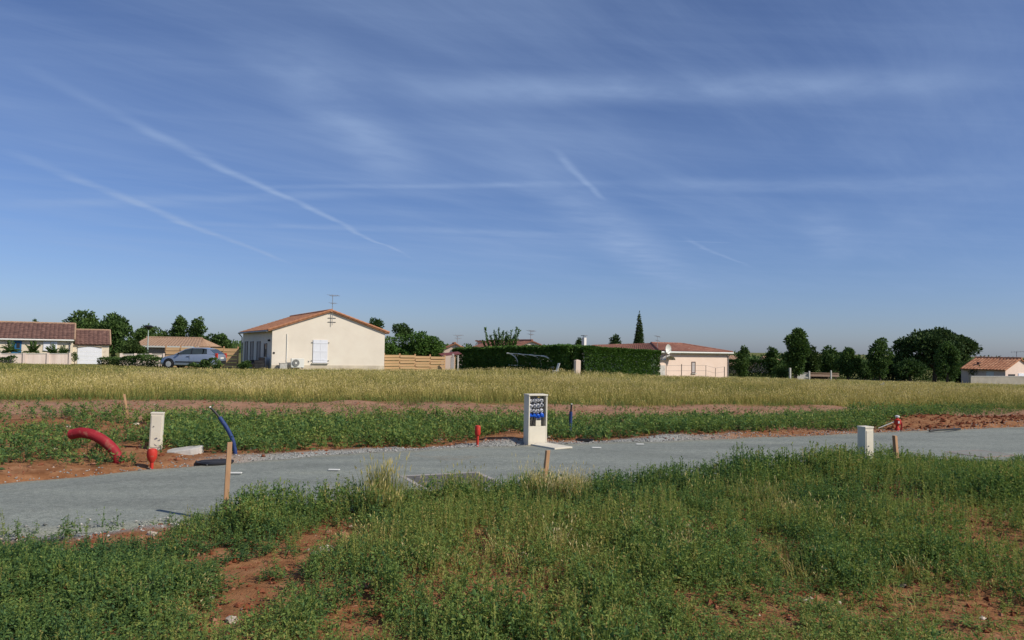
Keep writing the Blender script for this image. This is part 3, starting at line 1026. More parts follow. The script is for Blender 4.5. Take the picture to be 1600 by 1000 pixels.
# --- tan-roofed house behind the trees
def back_house(name, u0, u1, v_ridge, v_eave, D, label, m_roof, m_wall, hip_r=0.0, hip_l=0.0, dp=7.0, fascia=False, rz=0.0):
    a, b = P(u0, v_eave, D), P(u1, v_eave, D)
    zb = zg1((a.x + b.x) / 2, a.y) - 0.3
    ln = b.x - a.x
    t = thing(name, (a.x, a.y, zb), label, 'house', None, rz)
    ev = (a.z + b.z) / 2 - zb
    rd_ = P((u0 + u1) / 2, v_ridge, D + dp / 2).z - zb
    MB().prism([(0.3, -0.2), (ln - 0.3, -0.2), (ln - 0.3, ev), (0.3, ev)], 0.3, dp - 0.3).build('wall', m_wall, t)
    tile_roof('roof', (0, 0, ev), (ln, 0, ev), (ln - hip_r, dp / 2, rd_), (hip_l, dp / 2, rd_), m_roof, t, 0.42, 0.55, 0.05)
    tile_roof('roof', (ln, dp, ev), (0, dp, ev), (hip_l, dp / 2, rd_), (ln - hip_r, dp / 2, rd_), m_roof, t, 0.42, 0.55, 0.05)
    for x, hx in ((0, hip_l), (ln, ln - hip_r)):
        if (x == 0 and hip_l > 0) or (x > 0 and hip_r > 0):
            tile_roof('hip', (x, 0, ev), (x, dp, ev), (hx, dp / 2 + .01, rd_), (hx, dp / 2 - .01, rd_), m_roof, t, 0.42, 0.55, 0.05)
        else:
            xx = 0.3 if x == 0 else ln - 0.3
            MB().add([(xx, .3, ev), (xx, dp - .3, ev), (xx, dp / 2, rd_ - .06), (xx + .2 * (1 if x == 0 else -1), .3, ev), (xx + .2 * (1 if x == 0 else -1), dp - .3, ev), (xx + .2 * (1 if x == 0 else -1), dp / 2, rd_ - .06)],
                     [(0, 1, 2), (3, 5, 4), (0, 2, 5, 3), (1, 4, 5, 2)]).build('gable', m_wall, t)
    ridge_tiles('ridge', (hip_l, dp / 2, rd_ + .06), (ln - hip_r, dp / 2, rd_ + .06), m_roof, t, 0.12)
    if fascia:
        MB().box((ln / 2, -0.05, ev - 0.06), (ln, 0.06, 0.2)).build('fascia', M_OFFWHITE, t)
    return t, ln, ev, rd_


t_, ln_, ev_, rd__ = back_house('tan_roof_house', 206, 311, 528, 541, 102, 'house with a long tan tiled roof beyond the board fence', M_TILE_TAN, mat('shaded_render', [(0.16, 0.14, 0.12), (0.24, 0.21, 0.18)], 1.5, 0.9), 1.2, 0.0, 8.0, True)  # wall render darkened: its shade is put into the colour


# --- the pink house
def pink_house():
    C, B = P(1028, 590, 72.0), P(1137, 592, 80.0)
    d = Vector((B.x - C.x, B.y - C.y, 0))
    wd = d.length
    ang = math.atan2(d.y, d.x)
    zb = min(zg1(C.x, C.y), zg1(B.x, B.y)) - 0.2
    t = thing('pink_house', (C.x, C.y, zb), 'pale pink house with a hipped reddish roof and one narrow window beside the hedge', 'house', None, ang)
    dp = 6.4
    ev = P(1028, 549.5, 72).z - zb
    rd_ = P(1022, 536.5, 76.5).z - zb
    MB().prism([(0, -0.2), (wd, -0.2), (wd, ev), (0, ev)], 0, dp).build('wall', M_PINK, t)
    MB().prism([(-0.0, -0.2), (5.5, -0.2), (5.5, ev), (0, ev)], dp + .002, dp + 3.6).build('wing_wall', M_PINK, t)
    o = 0.35
    e2 = ev + 0.03
    i1 = dp / 2
    A = [(-o, -o, e2), (wd + o, -o, e2), (wd + o, dp + o, e2), (-o, dp + o, e2)]
    r0, r1 = (i1, i1, rd_), (wd - i1 - 0.2, i1, rd_)
    tile_roof('roof', A[0], A[1], r1, r0, M_TILE_RED, t, 0.30, 0.45, 0.045)
    tile_roof('roof', A[2], A[3], r0, r1, M_TILE_RED, t, 0.30, 0.45, 0.045)
    tile_roof('hip', A[1], A[2], r1, (r1[0], r1[1] + .01, r1[2]), M_TILE_RED, t, 0.30, 0.45, 0.045)
    # wing roof running back
    yb = dp + 4.2
    tile_roof('wing_roof', (-o, -o, e2), (-o, yb, e2), (i1, yb, rd_ - .25), (i1, i1, rd_), M_TILE_RED, t, 0.30, 0.45, 0.045)
    tile_roof('wing_roof', (i1 * 2 + o, dp, e2), (i1 * 2 + o, yb, e2), (i1, yb, rd_ - .25), (i1, i1, rd_), M_TILE_RED, t, 0.30, 0.45, 0.045)
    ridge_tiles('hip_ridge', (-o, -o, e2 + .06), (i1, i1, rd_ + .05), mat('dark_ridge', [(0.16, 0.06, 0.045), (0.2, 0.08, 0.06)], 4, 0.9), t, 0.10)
    ridge_tiles('hip_ridge', (wd + o, -o, e2 + .06), (r1[0], r1[1], rd_ + .05), M_TILE_RED, t, 0.10)
    ridge_tiles('ridge', (i1, i1, rd_ + .05), (r1[0], r1[1], rd_ + .05), M_TILE_RED, t, 0.10)
    g = MB().tube([(-o, -o - .06, ev - .03), (wd + o, -o - .06, ev - .03)], 0.08, 8).build('gutter', M_OFFWHITE, t)
    MB().tube([(wd - .05, -o - .06, ev - .05), (wd - .05, -.08, ev - .4), (wd - .05, -.08, -.1)], 0.05, 6).build('downpipe', M_ZINC, g)
    MB().box((wd / 2, -o + 0.02, ev - .06), (wd + 2 * o, 0.04, 0.18)).build('fascia', M_OFFWHITE, t)
    fr = (1083.5 - 1028) / (1137 - 1028) * wd * 0.94
    w = window_part(t, fr - .32, fr + .32, 0.80, 1.88, 0.0, mat('net_curtain', [(0.42, 0.38, 0.36), (0.5, 0.46, 0.44)], 5, 0.5), mat('brown_frame', [(0.07, 0.035, 0.025), (0.1, 0.05, 0.035)], 5, 0.6))
    # little canopy, dish, flue and antenna at the near corner
    cn = MB().tube([(0.95 + 0.75 * math.cos(w_), -0.35, ev - 0.75 + 0.38 * math.sin(w_)) for w_ in np.linspace(0, math.pi, 9)], 0.05, 6)
    cn.add([(0.95 + 0.75 * math.cos(w_), yy, ev - 0.75 + 0.38 * math.sin(w_)) for yy in (-0.7, -0.01) for w_ in np.linspace(0, math.pi, 9)], [(i, i + 1, i + 10, i + 9) for i in range(8)])
    cn.build('door_canopy', M_CONC, t)
    MB().box((0.55, -0.03, 0.75), (0.95, 0.05, 1.6)).build('door', M_CONC, t)
    ds = MB().lathe([(0.02, 0.10), (0.22, 0.06), (0.38, -0.02), (0.44, -0.08), (0.43, -0.10), (0.36, -0.05), (0.2, 0.03), (0.01, 0.07)], 20, (0.75, -0.5, ev + 0.25), 'Y').build('satellite_dish', M_OFFWHITE, t, smooth=True)
    MB().tube([(0.75, -0.40, ev + 0.25), (0.75, -0.1, ev - 0.6)], 0.03, 6).tube([(0.75, -0.45, ev - 0.1), (0.75, -0.95, ev + 0.25)], 0.018, 5).build('dish_arm', M_STEEL, ds)
    antenna('antenna', (0.55, 0.5, ev - 0.1), 1.55, t, 0.9)
    MB().tube([(1.35, -0.2, ev - .6), (1.35, -0.2, ev + 0.60)], 0.07, 8).build('flue', M_OFFWHITE, t)
    MB().box((wd * .55, 1.2, ev + .33), (0.3, 0.3, 0.12)).build('roof_vent', M_OFFWHITE, t)
    ch = MB().box((1.4, yb - 0.3, rd_ - 0.15), (0.34, 0.34, 1.3)).build('chimney', M_OFFWHITE, t)
    MB().box((1.4, yb - 0.3, rd_ + 0.70), (0.48, 0.48, 0.06)).box((1.27, yb - .3, rd_ + .58), (.05, .05, .2)).box((1.53, yb - .3, rd_ + .58), (.05, .05, .2)).build('chimney_cap', M_ZINC, ch)


pink_house()


def gable_house_end(name, u_l, u_r, v_eave, v_ridge, D, label, m_wall, m_roof, dp=9.0, rz=0.0, ant=False):
    """small house whose gable end faces the camera"""
    a, b = P(u_l, v_eave, D), P(u_r, v_eave, D)
    zb = zg1((a.x + b.x) / 2, D) - 0.2
    wd = b.x - a.x
    t = thing(name, (a.x, a.y, zb), label, 'house', None, rz)
    ev = (a.z + b.z) / 2 - zb
    rd_ = P((u_l + u_r) / 2, v_ridge, D).z - zb
    MB().prism([(0, -0.2), (wd, -0.2), (wd, ev), (wd / 2, rd_), (0, ev)], 0, dp).build('wall', m_wall, t)
    k = (rd_ - ev) / (wd / 2)
    for x0 in (-0.4, wd + 0.4):
        tile_roof('roof', (x0, -.25, ev - .4 * k + .08), (x0, dp, ev - .4 * k + .08), (wd / 2, dp, rd_ + .08), (wd / 2, -.25, rd_ + .08), m_roof, t, 0.42, 0.55, 0.05)
    ridge_tiles('ridge', (wd / 2, -.25, rd_ + .12), (wd / 2, dp, rd_ + .12), m_roof, t, 0.12)
    if ant:
        antenna('antenna', (wd / 2 + ant[1], 1.0, rd_ - .3), ant[0], t, 1.25)
    return t, wd, ev, rd_


th, wd_, ev_, rd_ = gable_house_end('small_pink_house', 690, 732, 548, 537.5, 92, 'small pink gabled house peeping out beyond the board fence', M_PINK, M_TILE_ORANGE, 9, R(6), (1.35, 0.3))
MB().lathe([(0.03, 0.06), (0.2, 0.04), (0.33, -0.06), (0.32, -0.08), (0.01, 0.03)], 16, (wd_ * .52, -0.15, ev_ + 0.15), 'Y').build('satellite_dish', M_ZINC, th)
gable_house_end('hidden_house', 800, 866, 545.5, 533.5, 84, 'cream gable and red-brown roof showing above the shaded hedge', M_CREAM, M_TILE_RED, 12, R(24), (1.5, 0.4))
back_house('hidden_wing', 742, 812, 537.5, 533, 96, 'low reddish roof rising behind the upright fig tree', M_TILE_RED, M_PINK, 0, 2.5, 6)
gable_house_end('distant_pink_house', 1168, 1214, 578, 558.5, 118, 'pink gable wall between the two small round trees', M_PINK, M_TILE_TAN, 11, R(-28))
back_house('distant_brown_house', 1134, 1172, 557, 571, 110, 'brown roofed house just beyond the corner of the pink house', M_TILE_TAN, mat('shaded_render', []), 0, 0, 7)  # same wall render, with shade painted into its dark colour


def edge_house():
    """turned so that its lit gable looks right and its shaded eaves side looks left"""
    D, rz = 85.0, R(-60.0)
    c = P(1571, 590, D)
    zb = zg1(c.x, c.y) - .2
    t = thing('orange_roof_house', (c.x, c.y, zb), 'pale house with an orange tiled roof and lit gable beyond the grey wall', 'house', None, rz)
    ev = P(1571, 577.5, D).z - zb
    rd_ = P(1594, 561.5, D + 1.4).z - zb
    ln, dp = 4.8, 5.6
    # own axes: x runs along the eaves side towards the lit gable at x = 0, y runs into the house
    mb = MB().add([(0, 0, -.2), (0, dp, -.2), (0, dp, ev), (0, dp / 2, rd_), (0, 0, ev), (-ln, 0, -.2), (-ln, dp, -.2), (-ln, dp, ev), (-ln, dp / 2, rd_), (-ln, 0, ev)],
                  [(0, 1, 2, 3, 4), (9, 8, 7, 6, 5), (0, 4, 9, 5), (1, 6, 7, 2), (0, 5, 6, 1), (4, 3, 8, 9), (2, 7, 8, 3)])
    mb.build('wall', M_PINK, t)
    k = (rd_ - ev) / (dp / 2)
    for y0 in (-.35, dp + .35):
        tile_roof('roof', (-ln, y0, ev - .35 * k + .08), (.2, y0, ev - .35 * k + .08), (.2, dp / 2, rd_ + .08), (-ln, dp / 2, rd_ + .08), M_TILE_ORANGE, t, 0.36, 0.5, 0.05)
    ridge_tiles('ridge', (-ln, dp / 2, rd_ + .12), (.2, dp / 2, rd_ + .12), M_TILE_ORANGE, t, 0.12)
    MB().box((0.02, 1.2, ev - .75), (.05, 1.3, .5)).build('opening', M_DARK, t)
    gd = MB().box((0.03, 3.8, ev - 1.35), (.06, 2.6, 1.9)).build('garage_door', M_WHITE, t)
    for i in range(3):
        MB().box((0.065, 3.8, ev - 2.0 + i * .5), (.014, 2.5, .03)).build('panel_joint', M_OFFWHITE, gd)
    MB().box((-1.6, -.03, ev - 1.2), (.8, .06, 1.9)).build('door', M_OFFWHITE, t)
    MB().box((-3.4, 1.0, ev + .35), (.3, .3, .8)).build('chimney', M_TILE_BROWN, t)
    antenna('antenna', (-.4, dp / 2 + .2, rd_ - .2), 1.05, t, 1.5, double=False)


edge_house()
low_wall('block_wall', 1517, 1640, 588.5, 602, 82, 'grey concrete block wall in front of the orange-roofed house', M_GREYWALL, True, 86)
low_wall('low_kerb_wall', 1140, 1236, 593.5, 599, 74, 'very low pale wall between the pink house and the big round tree', M_CONC, False, 72, 0.18)


# --- board fences: every board is a piece of its own
def board_fence(name, u0, u1, va, vb, D0, D1, panels, rows, label, base_v):
    a, b = P(u0, base_v[0], D0), P(u1, base_v[1], D1)
    za, zb_ = P(u0, va, D0).z, P(u1, vb, D1).z
    ga, gb = a.z - 0.1, b.z - 0.1
    d = Vector((b.x - a.x, b.y - a.y, 0))
    L_ = d.length
    t = thing(name, (a.x, a.y, 0), label, 'fence', None, math.atan2(d.y, d.x))
    pw = L_ / panels
    unit = MB().box((0, 0, 0), (1, 0.035, 1)).mesh('board', M_BOARD)
    post = MB().box((0, 0, 0), (0.11, 0.11, 1)).mesh('post', M_WOOD)
    for i in range(panels + 1):
        x = pw * i
        z0, z1 = ga + (gb - ga) * i / panels - .2, za + (zb_ - za) * i / panels + 0.1
        o = link('post', post, t, (x, 0.09, (z0 + z1) / 2))
        o.scale = (1, 1, z1 - z0)
    for i in range(panels):
        z0 = ga + (gb - ga) * (i + .5) / panels
        z1 = za + (zb_ - za) * (i + .5) / panels + random.uniform(-.05, .05)
        h = (z1 - z0) / rows
        for r_ in range(rows):
            o = link('board', unit, t)
            jut = 0.045 if (r_ + i) % 2 else -0.02
            o.location = (pw * (i + .5), jut - 0.02, z0 + h * (r_ + .5))
            o.scale = (pw * 0.985, 1, h * 0.86)
            o.rotation_euler = (0, random.uniform(-.006, .006), 0)
    return t


board_fence('board_fence', 600, 695, 553.5, 556.5, 62.3, 64.8, 4, 6, 'golden board fence between the cream house and the shaded hedge', (579, 580))
board_fence('board_fence', 258, 371, 541.5, 543.5, 60.5, 62.0, 5, 6, 'golden board fence standing behind the silver car', (575, 576))


# --- street lamp
def street_lamp():
    p = on_ground(230, 84)
    zt = P(231, 508, 84).z
    t = thing('street_lamp', p, 'pale street lamp post with a dark mushroom head near the car', 'street lamp')
    h = zt - p.z
    MB().lathe([(0.10, -0.3), (0.10, 0.5), (0.06, 0.55), (0.045, h - 0.5), (0.045, h - .45)], 12).build('pole', mat('lamp_paint', [(0.34, 0.42, 0.40), (0.42, 0.50, 0.47)], 3, 0.6), t, smooth=True)
    hd = MB().lathe([(0.06, h - .5), (0.16, h - .42), (0.20, h - .30), (0.46, h - .22), (0.50, h - .15), (0.30, h - .03), (0.05, h)], 16).build('lamp_head', M_DARK, t, smooth=True)
    MB().lathe([(0.10, h - .36), (0.19, h - .30), (0.17, h - .24)], 14).build('lens', M_OFFWHITE, hd)


street_lamp()


# ------------------------------------------------------------------ things beside the road
def G(u, v):
    """where the sight line through photo pixel u, v meets the ground"""
    d = ray(u, v)
    z = 0.0
    for _ in range(6):
        k = (z - CAM.z) / d.z
        p = CAM + d * k
        z = zg1(p.x, p.y)
        if float(road_in(np.array([p.x]), np.array([p.y]))[0]) > 0:
            z = max(z, rz_road(p.x, p.y) - .01)
    return Vector((p.x, p.y, z))


def height_at(u, v, p):
    return P(u, v, p.y).z - p.z


def stake(u, vb, vt, label, lean=(0, 0), w=0.045, m=M_WOOD, ut=None):
    p = G(u, vb)
    tp = P(ut if ut is not None else u, vt, p.y + lean[1])
    t = thing('wooden_stake', p, label, 'stake', 'wooden survey stakes')
    d = Vector((tp.x - p.x, tp.y - p.y, tp.z - p.z))
    q = d.to_track_quat('Z', 'Y')
    h = d.length
    b = MB()
    b.add([(-w / 2, -w / 2, -.25), (w / 2, -w / 2, -.25), (w / 2, w / 2, -.25), (-w / 2, w / 2, -.25), (-w / 2, -w / 2, h), (w / 2, -w / 2, h - .004), (w / 2, w / 2, h - .01), (-w / 2, w / 2, h - .006)],
          [(3, 2, 1, 0), (4, 5, 6, 7), (0, 1, 5, 4), (1, 2, 6, 5), (2, 3, 7, 6), (3, 0, 4, 7)])
    o = b.build('shaft', m, t, bevel=0.003)
    o.rotation_euler = q.to_euler()
    o.rotation_euler.rotate_axis('Z', R(25))
    return t, o, h


stake(351, 818, 690, 'tallest wooden stake, among the weeds by the roadside nearest the black lid', ut=359)
stake(201, 658, 615.5, 'pale wooden stake leaning on the bare soil behind the red pipe', ut=194)
stake(849, 775, 703, 'wooden stake in dry grass just below the open meter cabinet', ut=856)
tt_, oo_, hh_ = stake(1403, 745, 680, 'wooden stake with a reddish side just right of the cream post in the weeds', ut=1398)
MB().box((-0.0245, 0, hh_ / 2 + .05), (0.003, 0.04, hh_ - .12)).build('red_paint', mat('marker_red', [(0.45, 0.05, 0.03), (0.6, 0.08, 0.04)], 8, 0.6), oo_)


def post_box(u0, u1, vb, vt, w, d, ang, label, lean=0.0, ribs=False):
    p = G((u0 + u1) / 2, vb)
    h = height_at((u0 + u1) / 2, vt, p)
    t = thing('service_post', p, label, 'post', 'cream service posts', R(ang))
    t.rotation_euler = (0, R(lean), R(ang))
    MB().box((0, 0, h / 2 - .1), (w, d, h + .2)).build('body', M_PLASTIC, t, bevel=0.006)
    MB().box((0, 0, h + .008), (w + .012, d + .012, .022)).build('cap', M_PLASTIC, t, bevel=0.004)
    MB().box((0, -d / 2 - .004, h * .52), (w - .03, .006, h * .86)).build('door', M_PLASTIC, t, bevel=0.002)
    MB().lathe([(0.008, -0.012), (0.008, 0.0)], 10, (-w * .18, -d / 2 - .006, h * .66), 'Y').build('lock', M_ZINC, t)
    return t


post_box(234, 252, 703, 646, 0.175, 0.13, 14, 'cream post standing on bare soil behind the red round marker', lean=1.6)
post_box(1341, 1364, 745, 668, 0.145, 0.15, 20, 'cream post rising from the tall weeds with its shaded side to the road', lean=-0.5)
M_RED = mat('red_plastic', [(0.46, 0.03, 0.018), (0.60, 0.045, 0.025)], 6, 0.6, 5, .1, 60, spots=((.42, .13, .08), 16, .58))
M_PIPE_RED = mat('red_conduit', [(0.26, 0.014, 0.02), (0.36, 0.024, 0.032)], 5, 0.6, 5, .1, 60, spots=((.34, .12, .08), 9, .58))
M_PIPE_BLUE = mat('blue_conduit', [(0.016, 0.036, 0.13), (0.03, 0.062, 0.18)], 6, 0.65, 5, .1, 60, spots=((.14, .12, .14), 12, .60))


def red_marker(u, vb, vt, label, r=0.08, blunt=False):
    p = G(u, vb)
    h = height_at(u, vt, p)
    t = thing('red_marker', p, label, 'marker', 'red service markers')
    MB().tube([(0, 0, -.15), (0, 0, h * .55)], [0.020, 0.026], 10).build('stem', M_RED, t, smooth=True)
    if blunt:
        MB().lathe([(0.03, h * .50), (r * .92, h * .55), (r, h * .60), (r, h * .93), (r * .9, h * .98), (r * .5, h)], 18).build('head', M_RED, t, smooth=True)
        return t
    MB().lathe([(0.03, h * .38), (r * .9, h * .55), (r, h * .68), (r, h * .85), (r * .8, h * .97), (r * .3, h)], 18).build('head', M_RED, t, smooth=True)
    return t


red_marker(237, 726, 700.5, 'red round-headed marker in front of the left cream post', 0.068)
red_marker(746, 694, 664.5, 'red marker with a stubby head on bare soil left of the open cabinet', 0.052, True)


def red_valve():
    p = G(1402, 673)
    h = height_at(1402, 649, p)
    t = thing('red_hydrant_valve', p, 'red valve with a pale knob on dark clods across the road', 'valve')
    MB().lathe([(0.06, -.05), (0.06, 0.04), (0.035, 0.07), (0.035, h * .35), (0.072, h * .42), (0.072, h * .72), (0.03, h * .78), (0.022, h * .88)], 16).build('body', M_RED, t, smooth=True)
    MB().lathe([(0.02, h * .84), (0.05, h * .88), (0.05, h * .97), (0.02, h)], 14).build('knob', M_OFFWHITE, t, smooth=True)
    MB().tube([(0.065, 0.0, h * .7), (0.095, -.02, h * .4), (0.09, 0, 0)], 0.018, 8).build('side_tube', M_PIPE_RED, t, smooth=True)
    MB().box((0.0, -0.072, h * .56), (0.035, .012, h * .15)).build('plate', M_OFFWHITE, t)
    o = MB().tube([(0, 0, 0), (-0.36, 0.03, -.16)], 0.010, 6).build('pale_rod', M_OFFWHITE, None, loc=p + Vector((-0.085, -.02, 0.20)))
    tag(o, 'thin pale rod leaning against the red valve across the road', 'rod')
    # the clod that carries the rod's far end
    return t


red_valve()


def pipe(name, pts, rad, m, label, cat, rib=0.0, tip=None, tip_r=0.0, hollow=True):
    p0 = Vector(pts[0])
    t = thing(name, p0, label, cat)
    pts = [Vector(p) - p0 for p in pts]
    # smooth the path
    out = []
    n = len(pts)
    for i in range(n - 1):
        a, b, c, d = pts[max(i - 1, 0)], pts[i], pts[i + 1], pts[min(i + 2, n - 1)]
        for k in range(18):
            s = k / 18
            out.append(0.5 * ((2 * b) + (c - a) * s + (2 * a - 5 * b + 4 * c - d) * s * s + (3 * b - a - 3 * c + d) * s ** 3))
    out.append(pts[-1])
    if rib:
        L_, fine = 0.0, []
        tot = sum((out[i + 1] - out[i]).length for i in range(len(out) - 1))
        m_ = max(20, int(tot / 0.009))
        acc = [0.0]
        for i in range(len(out) - 1):
            acc.append(acc[-1] + (out[i + 1] - out[i]).length)
        for k in range(m_ + 1):
            s = tot * k / m_
            j = min(len(out) - 2, int(np.searchsorted(acc, s, 'right') - 1))
            w = (s - acc[j]) / max(1e-6, acc[j + 1] - acc[j])
            fine.append(out[j].lerp(out[j + 1], min(1, w)))
        out = fine
        rads = [rad * (1 + rib * (1 if (k // 1) % 2 else -1)) for k in range(len(out))]
    else:
        rads = [rad] * len(out)
    MB().tube(out, rads, 14, not hollow).build('tube', m, t, smooth=True)
    if hollow:
        e = out[-1]
        d = (out[-1] - out[-3]).normalized()
        MB().tube([e - d * 0.004, e - d * 0.09], [rad * .9, rad * .9], 14).build('bore', M_DARK, t)
    if tip is not None:
        tp = [out[-1] - (out[-1] - out[-4]).normalized() * .05] + [Vector(q) - p0 for q in tip]
        ho = MB().tube(tp, tip_r, 8).build('hose', M_BLACK, t, smooth=True)
        MB().tube([tp[-1], tp[-1] + (tp[-1] - tp[-2]).normalized() * .02], tip_r * .9, 8).build('hose_end', M_OFFWHITE, ho)
    return t


g = G(184, 722)
pipe('red_conduit', [g + Vector((0.02, 0, -.12)), P(184, 716, g.y), P(173, 698, g.y + .03), P(151, 682, g.y + .06), P(129, 676, g.y + .08), P(111, 679, g.y + .12)], 0.072, M_PIPE_RED, 'thick red ribbed conduit arching out of the soil beside the road', 'pipe', rib=0.025)
g = G(367, 709)
pipe('blue_conduit', [g + Vector((0.02, 0, -.1)), P(366.5, 700, g.y), P(363, 686, g.y), P(354, 668, g.y), P(343, 652, g.y)], 0.031, M_PIPE_BLUE, 'bent blue conduit with a black hose tip behind the tallest stake', 'pipe', rib=0.02, tip=[P(336, 644, g.y), P(329, 637, g.y)], tip_r=0.017)
g = G(891, 682)
pipe('blue_conduit', [g + Vector((0, 0, -.1)), P(891, 676, g.y), P(891.5, 660, g.y), P(892, 643, g.y)], 0.034, M_PIPE_BLUE, 'upright blue conduit in green weeds right of the open cabinet', 'pipe', rib=0.02, tip=[P(892.5, 638, g.y), P(893, 632, g.y)], tip_r=0.018)
g = G(1316, 742)
pipe('black_duct', [g + Vector((-.05, 0.1, -.1)), g + Vector((0, 0, .22)), P(1322, 711, g.y - .1), P(1331, 706.5, g.y - .18)], 0.042, M_BLACK, 'stub of black duct poking from the weeds left of the cream post', 'pipe', rib=0.02)
g = G(1446, 674)
pipe('black_hose', [G(1452, 675.5) + Vector((0, 0, .03)), G(1468, 675) + Vector((0, 0, .05)), G(1482, 674.5) + Vector((0, 0, .05)), G(1500, 672) + Vector((0, 0, .03))], 0.022, M_BLACK, 'short black hose lying on the far road edge by the dark clods', 'hose', hollow=False)


# --- the open service cabinet
def cabinet():
    p = G(836, 689.5)
    w, d = 0.365, 0.24
    h = height_at(836, 617.5, p)
    t = thing('meter_cabinet', p, 'open cream service cabinet full of white and blue valves beside the road', 'cabinet', None, R(21))
    th_ = 0.022
    zo = 0.40 * h                      # bottom of the opening
    MB().box((-w / 2 + th_ / 2, 0, h / 2 - .06), (th_, d, h + .12)).build('side', M_PLASTIC, t, bevel=.003)
    MB().box((w / 2 - th_ / 2, 0, h / 2 - .06), (th_, d, h + .12)).build('side', M_PLASTIC, t, bevel=.003)
    MB().box((0, d / 2 - th_ / 2, h / 2 - .06), (w - 2 * th_ - .002, th_, h + .11)).build('back', M_PLASTIC, t)
    MB().box((0, -.004, h + .010), (w + .014, d + .02, .024)).build('top', M_PLASTIC, t, bevel=.004)
    MB().box((0, -d / 2 + th_ / 2, zo / 2 - .06), (w - 2 * th_ - .002, th_ - .004, zo + .12)).build('front_panel', M_PLASTIC, t, bevel=.003)
    MB().box((0, 0.01, zo - .02), (w - 2 * th_ - .002, d - 2 * th_ - .002, .02)).build('shelf', M_PLASTIC, t)
    M_VB = mat('valve_blue', [(0.008, 0.07, 0.42), (0.012, 0.11, 0.55)], 8, 0.35)
    M_VW = mat('valve_white', [(0.62, 0.62, 0.64), (0.74, 0.74, 0.76)], 8, 0.4)
    # manifold: rows of white couplings, blue stopcocks, black hoses, bags of seals
    for r_, (zz, n, rr) in enumerate(((h * .895, 4, .036), (h * .80, 4, .040), (h * .70, 4, .036))):
        for i in range(n):
            x = -w * .36 + w * .60 * i / (n - 1) + random.uniform(-.010, .010)
            c = (x, -.02 + random.uniform(-.02, .015), zz + random.uniform(-.012, .012))
            v = MB().lathe([(rr * .55, -.085), (rr * .55, -.05), (rr, -.048), (rr * 1.05, -.01), (rr * .8, 0), (rr * .8, .08)], 12, c, 'Y').build('coupling', M_VW, t, smooth=True)
            MB().box((c[0], c[1] - .09, c[2]), (.014, .02, .055), Matrix.Rotation(random.uniform(-1, 1), 3, 'Y')).build('lever', M_ZINC, v)
    for i in range(4):
        x = -w * .36 + w * .60 * i / 3
        MB().tube([(x, .02, h * .62), (x, .02, h * .93)], .016, 8).build('riser', M_VW, t)
    for i in range(4):
        x = -w * .36 + w * .60 * i / 3
        s_ = .036 if i < 2 else .046
        v = MB().lathe([(s_ * .7, -.06), (s_, -.05), (s_, .02), (s_ * .7, .05)], 12, (x, -.035, h * .605 + random.uniform(-.01, .01)), 'Y').build('stopcock', M_VB, t, smooth=True)
        MB().box((x, -.105, h * .605), (.075, .02, .022), Matrix.Rotation(random.uniform(-.7, .7), 3, 'Y')).build('handle', M_VB, v)
        MB().tube([(x, -.03, h * .64), (x, -.03, h * .57)], .022, 8).build('collar', M_VB, v)
    for x, dx in ((-.36, -.02), (-.16, -.035)):
        MB().tube([(w * x, -.05, h * .58), (w * x + dx * .3, -.06, h * .5), (w * x + dx, -.05, zo - .01)], .013, 8).build('hose', M_BLACK, t, smooth=True)
    for x in (.04, .24):
        MB().tube([(w * x, -.02, h * .57), (w * x, -.02, zo - .01)], .015, 8).build('riser_foot', M_VW, t)
    MB().box((0.03, -d / 2 + .06, zo + .05), (.10, .03, .10)).build('label_card', M_PLASTIC, t)
    for k, x in enumerate((-.30, -.10, .10)):
        MB().tube([(w * x, -.09, h * .90), (w * x + .03, -.115, h * .80), (w * x - .01, -.11, h * .70), (w * x + .02, -.09, h * .63)], .007, 6).build('capillary', M_BLACK if k != 1 else M_ZINC, t)
    MB().box((0, -d / 2 - .006, h - .03), (.03, .02, .02)).build('latch', mat('brass', [(.5, .34, .08), (.55, .38, .1)], 5, .4, metal=.7), t)
    # the door panel lying on the ground in front
    dn = thing('cabinet_door', p + Vector((math.sin(R(27)) * .16, -math.cos(R(27)) * .16, 0.03)), 'cream door panel lying flat on the gravel at the foot of the open cabinet', 'panel', None, R(27))
    dn.rotation_euler = (R(-2.0), R(-1.5), R(27))
    MB().box((0, -.43, .02), (w - .01, .86, .028)).build('panel', M_PLASTIC, dn, bevel=.005)
    for s_ in (-1, 1):
        MB().box((s_ * (w / 2 - .03), -.43, -.004), (.03, .82, .022)).build('rib', M_PLASTIC, dn)
    MB().box((0.02, -.06, .0375), (w * .8, .012, .006)).build('groove', M_CONC, dn)


cabinet()


# --- black lid, concrete slab, dark plate
p = G(336, 716.5)
t = thing('manhole_lid', p + Vector((0, 0, .01)), 'round black plastic chamber lid raised beside the road', 'lid')
MB().lathe([(0.235, -.06), (0.235, .008), (0.25, .008), (0.25, .022), (0.24, .022), (0.24, .028), (0.262, .028), (0.262, .046), (0.22, .05)], 32).build('rim', M_BLACK, t, smooth=True)
MB().lathe([(0.215, .044), (0.215, .054), (0.20, .057), (0.02, .058)], 32).build('cover', mat('dull_black', [(0.02, 0.02, 0.024), (0.05, 0.05, 0.055)], 6, 0.7), t)

